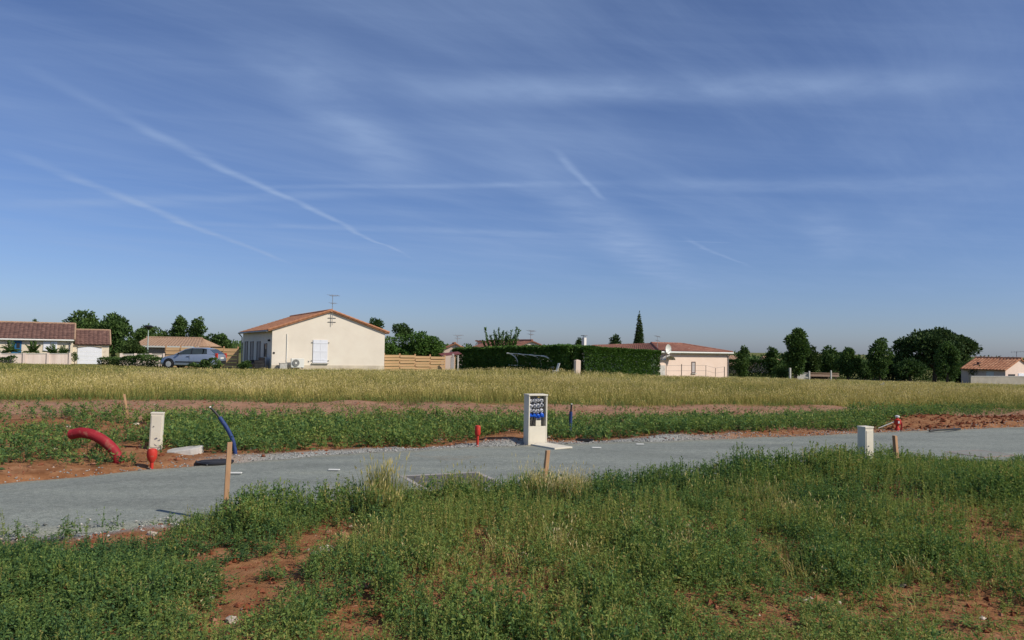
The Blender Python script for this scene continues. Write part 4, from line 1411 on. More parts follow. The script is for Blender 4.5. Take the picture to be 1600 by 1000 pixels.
p = G(288, 709)
t = thing('concrete_slab', p, 'broken flat concrete slab lying on soil right of the cream post', 'slab')
b = MB()
out_ = [(-.22, -.12), (-.10, -.15), (.12, -.11), (.24, -.05), (.26, .10), (.05, .14), (-.20, .12), (-.25, .02)]
b.add([(x, y, -.05) for x, y in out_] + [(x, y, .065 + .012 * math.sin(7 * x)) for x, y in out_],
      [tuple(range(7, -1, -1)), tuple(range(8, 16))] + [(i, (i + 1) % 8, (i + 1) % 8 + 8, i + 8) for i in range(8)])
b.build('slab_body', M_CONC, t, bevel=.012)
t.rotation_euler = (R(6), R(-4), R(8))

p = G(913, 690)
t = thing('black_plate', p + Vector((0, 0, .012)), 'flat black ribbed plate lying on gravel right of the open cabinet', 'plate', None, R(-8))
MB().box((0, 0, .012), (.34, .26, .02)).build('plate_body', M_BLACK, t, bevel=.004)
for i in range(5):
    MB().box((0, -.10 + i * .05, .028), (.32, .018, .014)).build('rib', M_BLACK, t)


# --- square frames let into the road
def road_frame(u0, u1, vf, vn, label, m_frame, w=1.2, d=1.0, rz=24, bw=.10, inner=None):
    c = G((u0 + u1) / 2, (vf + vn) / 2)
    z = rz_road(c.x, c.y)
    t = thing('chamber_frame', (c.x, c.y, z - .018), label, 'frame', None, R(rz))
    for cx, cy, sx, sy in ((0, d / 2, w + bw, bw), (0, -d / 2, w + bw, bw), (-w / 2, 0, bw, d - bw - .004), (w / 2, 0, bw, d - bw - .004)):
        MB().box((cx, cy, -.012), (sx, sy, .045)).build('bar', m_frame, t, bevel=.006)
    MB().box((0, 0, -.006), (w - bw - .004, d - bw - .004, .03)).build('fill', inner or mat('dark_gravel', [(.06, .06, .055), (.12, .115, .105), (.2, .19, .17)], 25, .95, 5, .5, 60), t)
    return t


road_frame(632, 782, 738, 762, 'pale square concrete frame filled with dark gravel set in the road', mat('worn_concrete', [(0.30, 0.28, 0.25), (0.40, 0.37, 0.34)], 6.0, 0.9, 6, 0.3, 40), 1.05, 1.0, 24, .065)
road_frame(1495, 1570, 703, 714, 'worn reddish square patch frame set in the road at its bend', mat('red_patch', [(.26, .16, .13), (.27, .22, .19), (.26, .27, .23)], 9, .95), 0.85, 0.7, 24, .05, mat('patch_fill', [(.20, .20, .175), (.27, .275, .24)], 20, .95, 5, .4, 60))
for (u, v, ang, ln) in ((368, 741, 3, .16), (522, 736, 0, .15), (932, 701, 4, .16), (1000, 695.5, 4, .14)):
    c = G(u, v)
    o = MB().box((0, 0, .006), (ln, .05, .012)).build('white_chip', M_OFFWHITE, None, .003, loc=(c.x, c.y, rz_road(c.x, c.y) + .004), rot=(0, 0, R(ang)))
    tag(o, {368: 'small pale strip on the road right of the tallest stake', 522: 'small pale strip on the road above the middle weeds', 932: 'small pale strip on the road below the black plate', 1000: 'small pale strip near the far road edge beyond the black plate'}[u], 'strip', 'pale strips on the road')


# --- loose stones large enough to tell apart
def stone(u, v, s, label, m=None, seed=0):
    rn = random.Random(seed + int(u))
    p = G(u, v)
    bm = bmesh.new()
    bmesh.ops.create_icosphere(bm, subdivisions=2, radius=1)
    for vv in bm.verts:
        k = 1 + rn.uniform(-.20, .20)
        vv.co = Vector((vv.co.x * s * k, vv.co.y * s * .7 * k, vv.co.z * s * .5 * k))
    me = bpy.data.meshes.new('stone')
    bm.to_mesh(me)
    bm.free()
    me.materials.append(m or mat('limestone', [(.38, .31, .24), (.52, .44, .35), (.62, .55, .46)], 14, .95, 5, .3))
    o = link('stone', me, None, p + Vector((0, 0, s * .22)), (0, 0, rn.uniform(0, 6)))
    tag(o, label, 'stone', 'loose limestone pieces')


stone(510, 862, .075, 'pale stone on bare soil between weeds below the tall grass tuft')
stone(1257, 941, .035, 'small white stone on thinly grown soil near the lower edge')
stone(1310, 943, .028, 'small pale stone close to the white one on thin soil')
stone(330, 935, .03, 'small pale stone in the big bare soil patch')
stone(362, 972, .05, 'larger pale stone low in the big bare soil patch')
stone(107, 668, .05, 'white stone on the soil bank just above the red conduit')
stone(84, 702, .05, 'white stone on the soil bank left below the red conduit')
stone(213, 664, .07, 'pale flat stone on soil behind the left cream post')
stone(168, 684, .05, 'white stone beside the bend of the red conduit')
stone(238, 836, .05, 'pale stone at the gravelly near edge of the road')
stone(1402, 738, .06, 'white stone among weeds below the reddish stake')
stone(857, 684, .05, 'pale stone on gravel just right of the open cabinet')


# ------------------------------------------------------------------ the car
def car():
    p = on_ground(302, 56.5)
    p.z -= 0.02
    t = thing('parked_car', p, 'silver-blue hatchback parked in front of the golden board fence', 'car', None, R(-4))
    M_PAINT = mat('silver_blue_paint', [(0.30, 0.35, 0.43), (0.33, 0.38, 0.46)], 1.0, 0.25, metal=0.35, coat=0.6)
    # stations along the car (front at -x): x, sill z, belt z, half width at sill, half width at belt
    st = [(-2.10, .38, .58, .50, .46), (-2.02, .26, .70, .72, .62), (-1.75, .22, .82, .84, .74), (-1.35, .21, .90, .87, .80), (-0.95, .20, .97, .88, .83),
          (-0.3, .20, 1.00, .88, .85), (0.5, .20, 1.02, .88, .85), (1.2, .21, 1.05, .88, .84), (1.75, .24, 1.07, .86, .80), (2.02, .30, 1.02, .80, .74), (2.10, .42, .92, .70, .66)]
    vs_, fs = [], []
    n = 12
    for x, zs, zb, ws, wb in st:
        ring = []
        zm = (zs + zb) / 2
        prof = [(ws * .86, zs), (ws, zs + .07), (ws * 1.02, zm), (wb * 1.005, zb - .06), (wb * .95, zb), (wb * .5, zb + .02)]
        ring = [(x, -y, z) for y, z in prof] + [(x, y, z) for y, z in prof[::-1]]
        vs_ += ring
    for i in range(len(st) - 1):
        for k in range(n):
            fs.append((i * n + k, i * n + (k + 1) % n, (i + 1) * n + (k + 1) % n, (i + 1) * n + k))
    fs += [tuple(range(n - 1, -1, -1)), tuple((len(st) - 1) * n + k for k in range(n))]
    body = MB().add(vs_, fs).build('body', M_PAINT, t, smooth=True)
    # greenhouse: roof shell, pillars, glass
    gx = [(-1.05, .98), (-0.35, 1.36), (0.15, 1.47), (0.9, 1.47), (1.45, 1.40), (1.98, 1.03)]
    rv, rf = [], []
    for x, z in gx:
        hw = .80 - (z - .98) * .40
        rv += [(x, -hw, z), (x, -hw * .7, z + .03), (x, hw * .7, z + .03), (x, hw, z)]
    for i in range(len(gx) - 1):
        for k in range(3):
            rf.append((i * 4 + k, i * 4 + k + 1, i * 4 + 5 + k, i * 4 + 4 + k))
    low = len(rv)
    rv += [(x, y, z - .05) for x, y, z in rv]
    rf += [tuple(low + i for i in q[::-1]) for q in list(rf)]
    rf2 = [q for q in rf if True]
    roof = MB().add([rv[i] for i in range(4, 20)] + [(x, y, z - .04) for x, y, z in [rv[i] for i in range(4, 20)]],
                    [(i * 4 + k, i * 4 + k + 1, i * 4 + 5 + k, i * 4 + 4 + k) for i in range(3) for k in range(3)] +
                    [(16 + i * 4 + k, 16 + i * 4 + 4 + k, 16 + i * 4 + 5 + k, 16 + i * 4 + k + 1) for i in range(3) for k in range(3)] +
                    [(i * 4, i * 4 + 4, 20 + i * 4, 16 + i * 4) for i in range(3)] + [(i * 4 + 3, 19 + i * 4, 23 + i * 4, i * 4 + 7) for i in range(3)] +
                    [(0, 16, 17, 1), (1, 17, 18, 2), (2, 18, 19, 3), (12, 13, 29, 28), (13, 14, 30, 29), (14, 15, 31, 30)]).build('roof', M_PAINT, t, smooth=True)
    g = mat('car_glass', [(0.03, 0.04, 0.04), (0.06, 0.075, 0.07)], 1, 0.05, spec=0.8)
    MB().add([(-1.05, -.79, .99), (-1.05, .79, .99), (-.35, .65, 1.35), (-.35, -.65, 1.35), (-1.03, -.77, .96), (-1.03, .77, .96), (-.33, .63, 1.32), (-.33, -.63, 1.32)],
             [(0, 1, 2, 3), (7, 6, 5, 4), (0, 3, 7, 4), (1, 5, 6, 2), (3, 2, 6, 7), (0, 4, 5, 1)]).build('windscreen', g, t)
    MB().add([(1.99, -.72, 1.04), (1.99, .72, 1.04), (1.47, .6, 1.38), (1.47, -.6, 1.38), (1.95, -.7, 1.02), (1.95, .7, 1.02), (1.43, .58, 1.36), (1.43, -.58, 1.36)],
             [(0, 1, 2, 3), (7, 6, 5, 4), (0, 3, 7, 4), (1, 5, 6, 2), (3, 2, 6, 7), (0, 4, 5, 1)]).build('rear_window', g, t)
    for s in (-1, 1):
        def pane(poly, name='side_window', mm=g, off=0.0):
            q = []
            for x, z in poly:
                hw = .815 - (z - .98) * .42 + off
                q.append((x, s * hw, z))
            q2 = [(x, y - s * .02, z) for x, y, z in q]
            m_ = len(q)
            return MB().add(q + q2, [tuple(range(m_)), tuple(range(2 * m_ - 1, m_ - 1, -1))] + [(i, i + m_, (i + 1) % m_ + m_, (i + 1) % m_) for i in range(m_)]).build(name, mm, t)
        pane([(-.80, 1.02), (-.28, 1.32), (.06, 1.41), (.16, 1.42), (.16, 1.03)])
        pane([(.24, 1.03), (.24, 1.42), (.85, 1.42), (1.0, 1.36), (1.0, 1.05)])
        pane([(1.08, 1.06), (1.08, 1.36), (1.30, 1.32), (1.36, 1.10)])
        pane([(1.36, 1.03), (1.28, 1.40), (1.48, 1.38), (1.98, 1.03)], 'rear_pillar', M_PAINT, .012)
        pane([(-1.06, .97), (-.38, 1.33), (-.26, 1.35), (-.86, 1.0)], 'front_pillar', M_PAINT, .012)
        pane([(.16, 1.02), (.16, 1.44), (.24, 1.44), (.24, 1.02)], 'door_pillar', M_DARK, .004)
        MB().box((-.62, s * .93, 1.06), (.12, .16, .12)).build('wing_mirror', M_BLACK, t, .03)
        MB().add([(-2.06, s * .45, .66), (-1.95, s * .68, .70), (-1.62, s * .765, .80), (-1.60, s * .74, .845), (-1.9, s * .6, .78), (-2.05, s * .44, .72)], [(0, 1, 2, 3, 4, 5)]).build('headlight', mat('lamp_glass', [(.5, .5, .48), (.6, .6, .6)], 3, .1), t)
        MB().box((2.03, s * .72, .95), (.16, .14, .34)).build('tail_light', M_RED, t, .02)
        for x in (.12,):
            MB().box((x, s * .893, .62), (.012, .008, .7)).build('door_gap', M_DARK, t)
        d = MB().box((0.0, s * .885, .86), (.2, .03, .03)).build('handle', M_BLACK, t)
        MB().box((.1, s * .90, .48), (2.0, .02, .07)).build('side_strip', M_BLACK, t)
        for x in (-1.36, 1.28):
            MB().lathe([(.395, -.04), (.395, .0)], 26, (x, s * .882 + (0.02 if s > 0 else 0.02), .33), 'Y').build('wheel_arch', M_DARK, t)
            w = MB().lathe([(.22, -.10), (.31, -.11), (.325, -.07), (.325, .07), (.31, .11), (.22, .10)], 26, (x, s * .83, .315), 'Y').build('wheel', M_BLACK, t, smooth=True)
            MB().lathe([(.03, -.105), (.20, -.10), (.215, -.085), (.215, .085), (.20, .10), (.03, .105)], 20, (x, s * .83, .315), 'Y').build('rim', mat('alloy', [(.5, .5, .48), (.6, .6, .58)], 4, .4, metal=.3), w)
    MB().box((-2.07, 0, .40), (.12, 1.1, .14)).build('front_grille', M_DARK, t, .02)
    MB().box((2.08, 0, .48), (.12, 1.3, .22)).build('rear_bumper', M_BLACK, t, .03)
    MB().box((2.11, 0, .78), (.02, .5, .11)).build('number_plate', M_OFFWHITE, t)


car()


# --- second car bonnet showing dark behind? only the fence is there; garden things instead
def tunnel_frame():
    t = None
    D0, D1 = 66.0, 60.5
    pts = [(792, 552, D0), (810, 553, 64.5), (827, 554.5, 62.5), (845, 556, D1)]
    q0 = on_ground(800, 65)
    t = thing('tunnel_frame', q0, 'bare metal hoops of a garden tunnel in front of the shaded hedge', 'frame')
    top = [P(*q) - q0 for q in pts]
    MB().tube(top, .028, 6).build('ridge_bar', M_OFFWHITE, t)
    low = []
    for i, q in enumerate(top):
        ft = q + Vector((0.95, -0.35, 0))
        gz = zg1(ft.x + q0.x, ft.y + q0.y) - q0.z
        h = q.z - gz
        arc = [Vector((q.x + .95 * math.sin(w), q.y - .35 * math.sin(w), gz + h * (0.45 + .55 * math.cos(w)))) for w in np.linspace(0, math.pi / 2, 8)] + [Vector((q.x + .95, q.y - .35, gz - .1))]
        MB().tube(arc, .055, 6).build('hoop', M_OFFWHITE, t)
        low.append(Vector((q.x + .95, q.y - .35, gz + h * .38)))
    MB().tube([low[0] + (low[0] - low[1]) * .8] + low, .03, 6).build('side_bar', M_OFFWHITE, t)


tunnel_frame()


def wire_fence():
    us = [(1041, 551, 594), (1065, 569, 594), (1103, 571, 596), (1118, 575, 597), (1132, 573, 598)]
    D = 66.0
    p0 = on_ground(1041, D)
    t = thing('wire_fence', p0, 'thin wire fence on slim posts before the pink house', 'fence')
    tops = []
    for i, (u, vt, vb) in enumerate(us):
        q = on_ground(u, D + i * 1.2)
        z = P(u, vt, q.y).z
        MB().tube([q - p0 - Vector((0, 0, .2)), Vector((q.x, q.y, z)) - p0], .035 if i in (1, 4) else .024, 6).build('post', mat('rusty_steel', [(.16, .12, .09), (.24, .19, .15)], 6, .8), t)
        tops.append(Vector((q.x, q.y, min(z, P(u, 571, q.y).z))) - p0)
    for k in (0, .45, .9):
        MB().tube([q - Vector((0, 0, k)) for q in tops], .009, 4).build('wire', M_ZINC, t)


wire_fence()

# concrete posts and shed by the trees on the right
for (u, vt, D, w, label) in ((1234.5, 575, 70, .14, 'pale concrete post beside the trunk of the big round tree'), (1264.5, 580, 70, .12, 'pale concrete post in front of the little shed'),
                             (1298.5, 579, 71, .10, 'pale concrete post at the right end of the little shed'), (902, 563, 55.5, .36, 'cream pillar standing at the corner of the hedge')):
    q = on_ground(u, D)
    h = P(u, vt, D).z - q.z
    o = MB().box((0, 0, h / 2 - .1), (w, w, h + .2)).add([(-w / 2, -w / 2, h), (w / 2, -w / 2, h), (w / 2, w / 2, h), (-w / 2, w / 2, h), (0, 0, h + w * .15)], [(0, 1, 4), (1, 2, 4), (2, 3, 4), (3, 0, 4)]).build('concrete_post', M_CONC if D > 60 else M_PINK, None, loc=q, rot=(0, 0, R(20)))
    tag(o, label, 'post')


def shed():
    q = on_ground(1286, 78)
    t = thing('garden_shed', q, 'little open wooden shed under the trees between the concrete posts', 'shed', None, R(4))
    h = P(1286, 584, 78).z - q.z
    w = 2.6
    M_DW = mat('weathered_wood', [(.10, .075, .055), (.16, .12, .09)], 5, .95, 5, .2, stretch=(1, 1, .2))
    for x in (-w / 2, w / 2):
        for y in (0, 1.6):
            MB().box((x, y, h / 2 - .1), (.1, .1, h)).build('post', M_DW, t)
    MB().box((0, .8, h - .02), (w + .4, 2.1, .07), Matrix.Rotation(R(-5), 3, 'X')).build('roof', mat('shed_roof', [(.30, .19, .13), (.36, .25, .18)], 4, .9), t)
    MB().box((0, -.28, h - .16), (w + .38, .04, .22)).build('fascia', mat('shed_board', [(.34, .22, .16), (.4, .28, .2)], 4, .9), t)
    for i in range(9):
        MB().box((-w / 2 + .15 + i * (w - .3) / 8, 1.66, h / 2 - .1), (.27, .03, h - .15)).build('board', M_DW, t)
    o = MB().box((0, 0, .35), (1.3, .5, .75)).box((0, 0, .74), (1.45, .62, .04)).build('water_tank', M_CONC, None, .02, loc=on_ground(1252, 78) + Vector((0, 0, 0)), rot=(0, 0, .2))
    tag(o, 'pale grey block tank under the big round tree', 'tank')


shed()
q = on_ground(1379, 46.5)
t = thing('field_sign', q, 'small tilted grey panel standing out in the yellow field', 'sign', None, R(-12))
hs = P(1379, 599.5, 46.5).z - q.z
MB().box((0, 0, hs - .16), (.36, .03, .34), Matrix.Rotation(R(-28), 3, 'Y')).build('panel', mat('sign_grey', [(.40, .41, .42), (.5, .51, .52)], 4, .6), t)
MB().tube([(-.05, .03, -.2), (0.02, .03, hs - .1)], .025, 6).build('post', M_ZINC, t)

# leaning lean-to roof with a post at the end of the board fence
q = on_ground(705, 66)
t = thing('lean_to', q, 'small red roofed lean-to between the board fence and the hedge', 'shed', None, R(20))
hz_ = P(705, 553, 66).z - q.z
MB().box((0, .4, hz_), (1.7, 1.2, .05), Matrix.Rotation(R(8), 3, 'X') @ Matrix.Rotation(R(-7), 3, 'Y')).build('roof', mat('red_sheet', [(.16, .05, .045), (.22, .07, .06)], 4, .6), t)
for x in (-.7, .55):
    MB().box((x, -.1, hz_ / 2 - .15), (.1, .1, hz_ + .1)).build('post', M_CONC, t)
    MB().box((x, .9, hz_ / 2 - .1), (.1, .1, hz_ + .2)).build('post', M_WOOD, t)
o = MB().box((0, 0, .6), (.3, .3, 1.2)).box((0.02, 0, 1.32), (.18, .2, .26)).build('rusty_stove', mat('rust_white', [(.5, .46, .42), (.55, .5, .46), (.32, .2, .14)], 4, .8), None, .03, loc=on_ground(707, 64))
tag(o, 'pale upright barrel stove standing under the red lean-to', 'stove')
# broken white chair frame in the garden
q = on_ground(868, 56)
t = thing('garden_chair', q - Vector((0, 0, .02)), 'white garden chair leaning in the tall grass left of the pillar', 'chair', None, R(20))
MB().box((0, 0, .42), (.5, .5, .05)).build('seat', M_OFFWHITE, t, .01)
MB().box((.26, 0, .80), (.05, .5, .8), Matrix.Rotation(R(16), 3, 'Y')).build('backrest', M_OFFWHITE, t, .01)
for x in (-.2, .2):
    for y in (-.2, .2):
        MB().tube([(x, y, -.05), (x, y, .42)], .02, 6).build('leg', M_OFFWHITE, t)


t.scale = (.72, .72, .72)


# ------------------------------------------------------------------ vegetation helpers
def kites(c, d, L_, Wd, fold=0.18, rng=RNG, flat=1.0):
    """one folded leaf per row: base c, direction d"""
    n = len(c)
    d = d / np.maximum(np.linalg.norm(d, axis=1, keepdims=True), 1e-6)
    r_ = rng.normal(size=(n, 3)) * .65 + np.array([0, 0, flat])
    s = np.cross(d, r_)
    s /= np.maximum(np.linalg.norm(s, axis=1, keepdims=True), 1e-6)
    nn = np.cross(s, d)
    L_ = np.asarray(L_)[:, None]
    Wd = np.asarray(Wd)[:, None]
    v = np.empty((n, 4, 3))
    v[:, 0] = c
    v[:, 1] = c + d * L_ * .45 + s * Wd * .5 + nn * Wd * fold
    v[:, 2] = c + d * L_
    v[:, 3] = c + d * L_ * .45 - s * Wd * .5 + nn * Wd * fold
    q = np.arange(n * 4).reshape(n, 4)
    return v.reshape(-1, 3), q


def rand_dirs(n, rng=RNG):
    d = rng.normal(size=(n, 3))
    return d / np.linalg.norm(d, axis=1, keepdims=True)


LEAF_TREE = leaf_mat('tree_leaf', [(0.038, 0.074, 0.023), (0.078, 0.136, 0.037), (0.135, 0.205, 0.055)], 0.20)
LEAF_LIGHT = leaf_mat('light_leaf', [(0.035, 0.060, 0.016), (0.06, 0.10, 0.026), (0.10, 0.145, 0.04)], 0.22)
LEAF_PINE = leaf_mat('pine_needle', [(0.031, 0.060, 0.020), (0.060, 0.102, 0.031), (0.105, 0.155, 0.046)], 0.10)
LEAF_HEDGE = leaf_mat('hedge_leaf', [(0.042, 0.090, 0.022), (0.085, 0.168, 0.034), (0.145, 0.235, 0.050)], 0.15, 0.45)
LEAF_BLUE = leaf_mat('grey_leaf', [(0.045, 0.065, 0.045), (0.075, 0.10, 0.065), (0.11, 0.13, 0.085)], 0.15)


def lobes_round(n, rng, rx, ry, rz, top=0.0):
    out = []
    for _ in range(n):
        d = rand_dirs(1, rng)[0]
        k = rng.uniform(.25, .72) ** .8
        r_ = rng.uniform(.30, .46)
        out.append((d[0] * rx * k, d[1] * ry * k, d[2] * rz * k, r_ * rx, r_ * ry, r_ * rz))
    return out


def crown_mesh(name, lobes, n, leaf, m, rng, up=0.3, tint0=0.5, spread=0.25, aspect=0.6):
    w = np.array([(l[3] * l[4] * l[5]) ** (2 / 3) for l in lobes])
    cnt = rng.multinomial(n, w / w.sum())
    C, Dd, T = [], [], []
    for l, k in zip(lobes, cnt):
        if k == 0:
            continue
        d = rand_dirs(k, rng)
        rr = rng.uniform(.35, 1.0, k) ** .45 * (1 + rng.normal(0, .07, k))
        c = np.stack([l[0] + d[:, 0] * l[3] * rr, l[1] + d[:, 1] * l[4] * rr, l[2] + d[:, 2] * l[5] * rr], 1)
        C.append(c)
        dd = d + rng.normal(0, .75, (k, 3)) + np.array([0, 0, up])
        Dd.append(dd)
        T.append(np.full(k, rng.normal(0, .10)) + rng.normal(tint0, spread, k))
    C, Dd, T = np.concatenate(C), np.concatenate(Dd), np.clip(np.concatenate(T), 0, 1)
    s = leaf * rng.uniform(.6, 1.5, len(C))
    v, q = kites(C, Dd, s, s * aspect, 0.2, rng)
    return np_mesh(name, v, q, None, m, np.repeat(T, 4))


def trunk_mb(h, r0, lobes, rng, base=-0.3, lean=0.03):
    mb = MB()
    top = Vector((rng.uniform(-lean, lean) * h, rng.uniform(-lean, lean) * h, h))
    pts = [Vector((0, 0, base)), Vector((0, 0, 0.05)), top * .5 + Vector((rng.uniform(-.05, .05), 0, 0)), top]
    mb.tube(pts, [r0 * 1.25, r0, r0 * .8, r0 * .5], 8)
    for l in lobes[:9]:
        a = pts[2].lerp(top, rng.uniform(.2, 1.0))
        b = Vector(l[:3])
        mid = a.lerp(b, .5) + Vector((0, 0, .12 * (b - a).length))
        mb.tube([a, mid, b], [r0 * .42, r0 * .25, r0 * .08], 5)
    return mb


def tree(label, u, D, v_top, wpx, v_bot=None, name='leafy_tree', m=None, n=4200, leaf=.26, kind='round', group=None, tint=0.5, ry=None, cat='tree', trunk_r=None):
    rng = np.random.default_rng(int(u * 7 + D * 3))
    p = on_ground(u, D)
    top = P(u, v_top, D).z - p.z
    wid = wpx / F * D / 2
    bot = (P(u, v_bot, D).z - p.z) if v_bot else top * .28
    bot = max(bot, 0.02)
    cz, rzr = (top + bot) / 2, (top - bot) / 2
    rx, ryy = wid, ry or wid
    t = thing(name, p, label, cat, group, 0)
    if kind == 'round':
        lb = lobes_round(16, rng, rx, ryy, rzr)
        lb += [(0, 0, rzr * .55, rx * .42, ryy * .42, rzr * .44)]
    elif kind == 'column':
        lb = []
        for i in range(16):
            f = i / 15
            z = -rzr + 2 * rzr * f
            w = rx * max(.2, math.sin(math.pi * (.10 + .80 * f))) ** .55
            a = rng.uniform(0, 6.28)
            lb.append((math.cos(a) * w * .36, math.sin(a) * w * .36, z * .84, w * .66, w * .66, rzr * .20))
    elif kind == 'spire':
        lb = []
        for i in range(14):
            f = i / 13
            w = rx * (1 - f ** 1.6) * (.75 + .25 * min(1, f * 6)) + .05
            lb.append((rng.uniform(-.12, .12) * w, rng.uniform(-.12, .12) * w, -rzr + 2 * rzr * f * .95, w, w, rzr * .17))
    elif kind == 'umbrella':
        lb = []
        for i in range(46):
            a, k = rng.uniform(0, 6.28), math.sqrt(rng.uniform(0, 1)) * .86
            z = rzr * (1.0 - .95 * k ** 2.2) - rzr * .28 + rng.uniform(-.12, .04) * rzr
            s = rng.uniform(.17, .26)
            lb.append((math.cos(a) * k * rx, math.sin(a) * k * ryy, z, s * rx, s * ryy, s * rx * .75))
        for i in range(16):
            a, k = rng.uniform(0, 6.28), rng.uniform(.3, .8)
            lb.append((math.cos(a) * k * rx, math.sin(a) * k * ryy, -rzr * .35 + rng.uniform(-.2, .2) * rzr, .2 * rx, .2 * ryy, .16 * rx))
    lb = [(l[0], l[1], l[2] + cz, l[3], l[4], l[5]) for l in lb]
    cr = link('crown', crown_mesh('crown', lb, n, leaf, m or LEAF_TREE, rng, tint0=tint), t)
    hb = max(bot + rzr * .5, .3)
    trunk_mb(hb, trunk_r or max(.06, wid * .10), sorted(lb, key=lambda l: l[2]), rng).build('trunk', M_BARK, t)
    return t


GB = 'trees behind the brown-roofed house'
tree('broad dark tree rising behind the garage of the brown-roofed house', 124, 110, 486, 70, 545, group=GB, n=6000, leaf=.34, tint=.55)
tree('broad dark tree with a drooping shoulder right of the garage roof', 176, 108, 491, 66, 556, group=GB, n=6000, leaf=.34, tint=.4)
tree('low green tree crown just behind the street lamp', 228, 118, 509, 46, 545, group=GB, n=3500, leaf=.34, tint=.55)
tree('low olive tree crown between the street lamp and the poplars', 258, 120, 517, 44, 545, group=GB, n=3000, leaf=.34, m=LEAF_LIGHT, tint=.3)
tree('slim poplar, the left one of the pair behind the board fence', 281, 115, 495, 27, 545, 'poplar_tree', n=3600, leaf=.28, kind='column', group='pair of poplars', tint=.5)
tree('slim poplar, the right one of the pair behind the board fence', 308, 115, 497, 29, 548, 'poplar_tree', n=3600, leaf=.28, kind='column', group='pair of poplars', tint=.5)
tree('dark rounded tree between the poplars and the cream house', 342, 112, 523, 46, 556, group=GB, n=3200, leaf=.3, tint=.35)
tree('small dark crown far behind the ridge of the brown-roofed house', 52, 140, 497, 14, 520, n=500, leaf=.3, tint=.2, kind='spire')
tree('rounded clipped shrub overtopping the stained wall left of the car', 207, 78, 532, 42, 560, 'round_shrub', m=LEAF_LIGHT, n=4200, leaf=.16, tint=.45, cat='shrub')
tree('leafy sapling standing in front of the pale garden wall', 117, 66, 551, 12, 566, 'young_tree', n=420, leaf=.10, tint=.5, trunk_r=.03)
# behind and right of the cream house
tree('dark tufted tree top showing above the sloping roof of the cream house', 583, 88, 498, 32, 530, n=1400, leaf=.22, tint=.2)
tree('dark tree crest just above the big laurel bush', 629, 86, 506, 36, 530, n=1500, leaf=.22, tint=.25)


def laurel():
    rng = np.random.default_rng(5)
    p = on_ground(650, 68)
    t = thing('laurel_bush', p, 'big rounded laurel bush spreading above the board fence', 'bush')
    top = P(650, 517, 68).z - p.z
    lb = []
    for i in range(38):
        u = rng.uniform(607, 686)
        x = P(u, 540, 68).x - p.x
        k = (u - 646) / 48
        zt = top * (1 - .22 * k * k)
        lb.append((x, rng.uniform(-.9, .9), rng.uniform(.3, .86) * zt, rng.uniform(.5, .8), .8, rng.uniform(.42, .62)))
    link('crown', crown_mesh('crown', lb, 15000, .17, LEAF_HEDGE, rng, tint0=.45), t)
    trunk_mb(1.6, .12, lb, rng).build('trunk', M_BARK, t)


laurel()


def fig_tree():
    """tree of many upright shoots"""
    rng = np.random.default_rng(9)
    p = on_ground(786, 73)
    t = thing('fig_tree', p, 'tree of upright leafy shoots sticking up above the hedge', 'tree')
    mb = MB()
    C, Dd = [], []
    tips = [(757, 512), (760, 528), (772, 517), (779, 514), (786, 518), (792, 519), (799, 517), (803, 524), (808, 512), (811, 515), (766, 524), (775, 522), (783, 524), (795, 524), (806, 530), (754, 533), (769, 532), (790, 527), (780, 530), (800, 531)]
    b0 = Vector((0, 0, .6))
    mb.tube([(0, 0, -.2), b0], [.14, .10], 8)
    for u, v in tips:
        e = P(u, v, 73 + rng.uniform(-1, 1)) - p
        s = b0 + Vector(((e.x) * .35, (e.y) * .3, .5 + rng.uniform(0, .3)))
        s2 = Vector((e.x * .78, e.y * .8, s.z + (e.z - s.z) * .45))
        path = [b0, s, s2, e]
        mb.tube(path, [.06, .045, .03, .012], 5)
        for a, b in zip(path[1:-1], path[2:]):
            k = 120
            f = rng.uniform(0, 1, k)
            c = np.array(a)[None] + (np.array(b) - np.array(a))[None] * f[:, None] + rng.normal(0, .04, (k, 3))
            C.append(c)
            Dd.append(rand_dirs(k, rng) + np.array([0, 0, .7]))
    C, Dd = np.concatenate(C), np.concatenate(Dd)
    n = len(C)
    s = rng.uniform(.10, .22, n)
    v, q = kites(C, Dd, s, s * .6, .2, rng)
    link('crown', np_mesh('crown', v, q, None, LEAF_HEDGE, np.repeat(np.clip(rng.normal(.5, .25, n), 0, 1), 4)), t)
    mb.build('trunk', M_BARK, t)


fig_tree()

tree('tall narrow cypress rising behind the roof of the pink house', 998, 92, 488.5, 17, 560, 'cypress_tree', LEAF_PINE, 7000, .15, 'spire', tint=.6)
tree('short dark conifer left of the tall cypress', 961, 96, 524, 19, 556, 'conifer', LEAF_PINE, 1500, .22, 'column', tint=.4)
tree('small dark conifer beside the chimney above the hedge', 905, 96, 529, 13, 556, 'conifer', LEAF_PINE, 1200, .22, 'column', tint=.4)
GR = 'garden trees on the right'
tree('small oval tree beside the corner of the pink house', 1161, 86, 542, 25, 590, 'oval_tree', None, 2600, .22, 'column', GR, .45)
tree('small oval tree between the pink gable and the big round tree', 1205, 86, 543, 25, 588, 'oval_tree', None, 2600, .22, 'column', GR, .45)
tree('bushy shrub at the foot of the second small oval tree', 1221, 84, 568, 30, 600, 'shrub', None, 1500, .18, 'round', GR, .5, cat='shrub')
tree('tallest dense oval tree with a bare forked trunk between two posts', 1243, 76, 515, 41, 584, 'oval_tree', None, 7000, .24, 'column', GR, .5, trunk_r=.16)
tree('green bushy tree tucked against the tallest oval tree', 1268, 82, 541, 30, 592, 'leafy_tree', LEAF_LIGHT, 3600, .22, 'round', GR, .3)
tree('dark round tree behind the little shed', 1294, 90, 540, 40, 588, 'leafy_tree', None, 3600, .24, 'round', GR, .35)
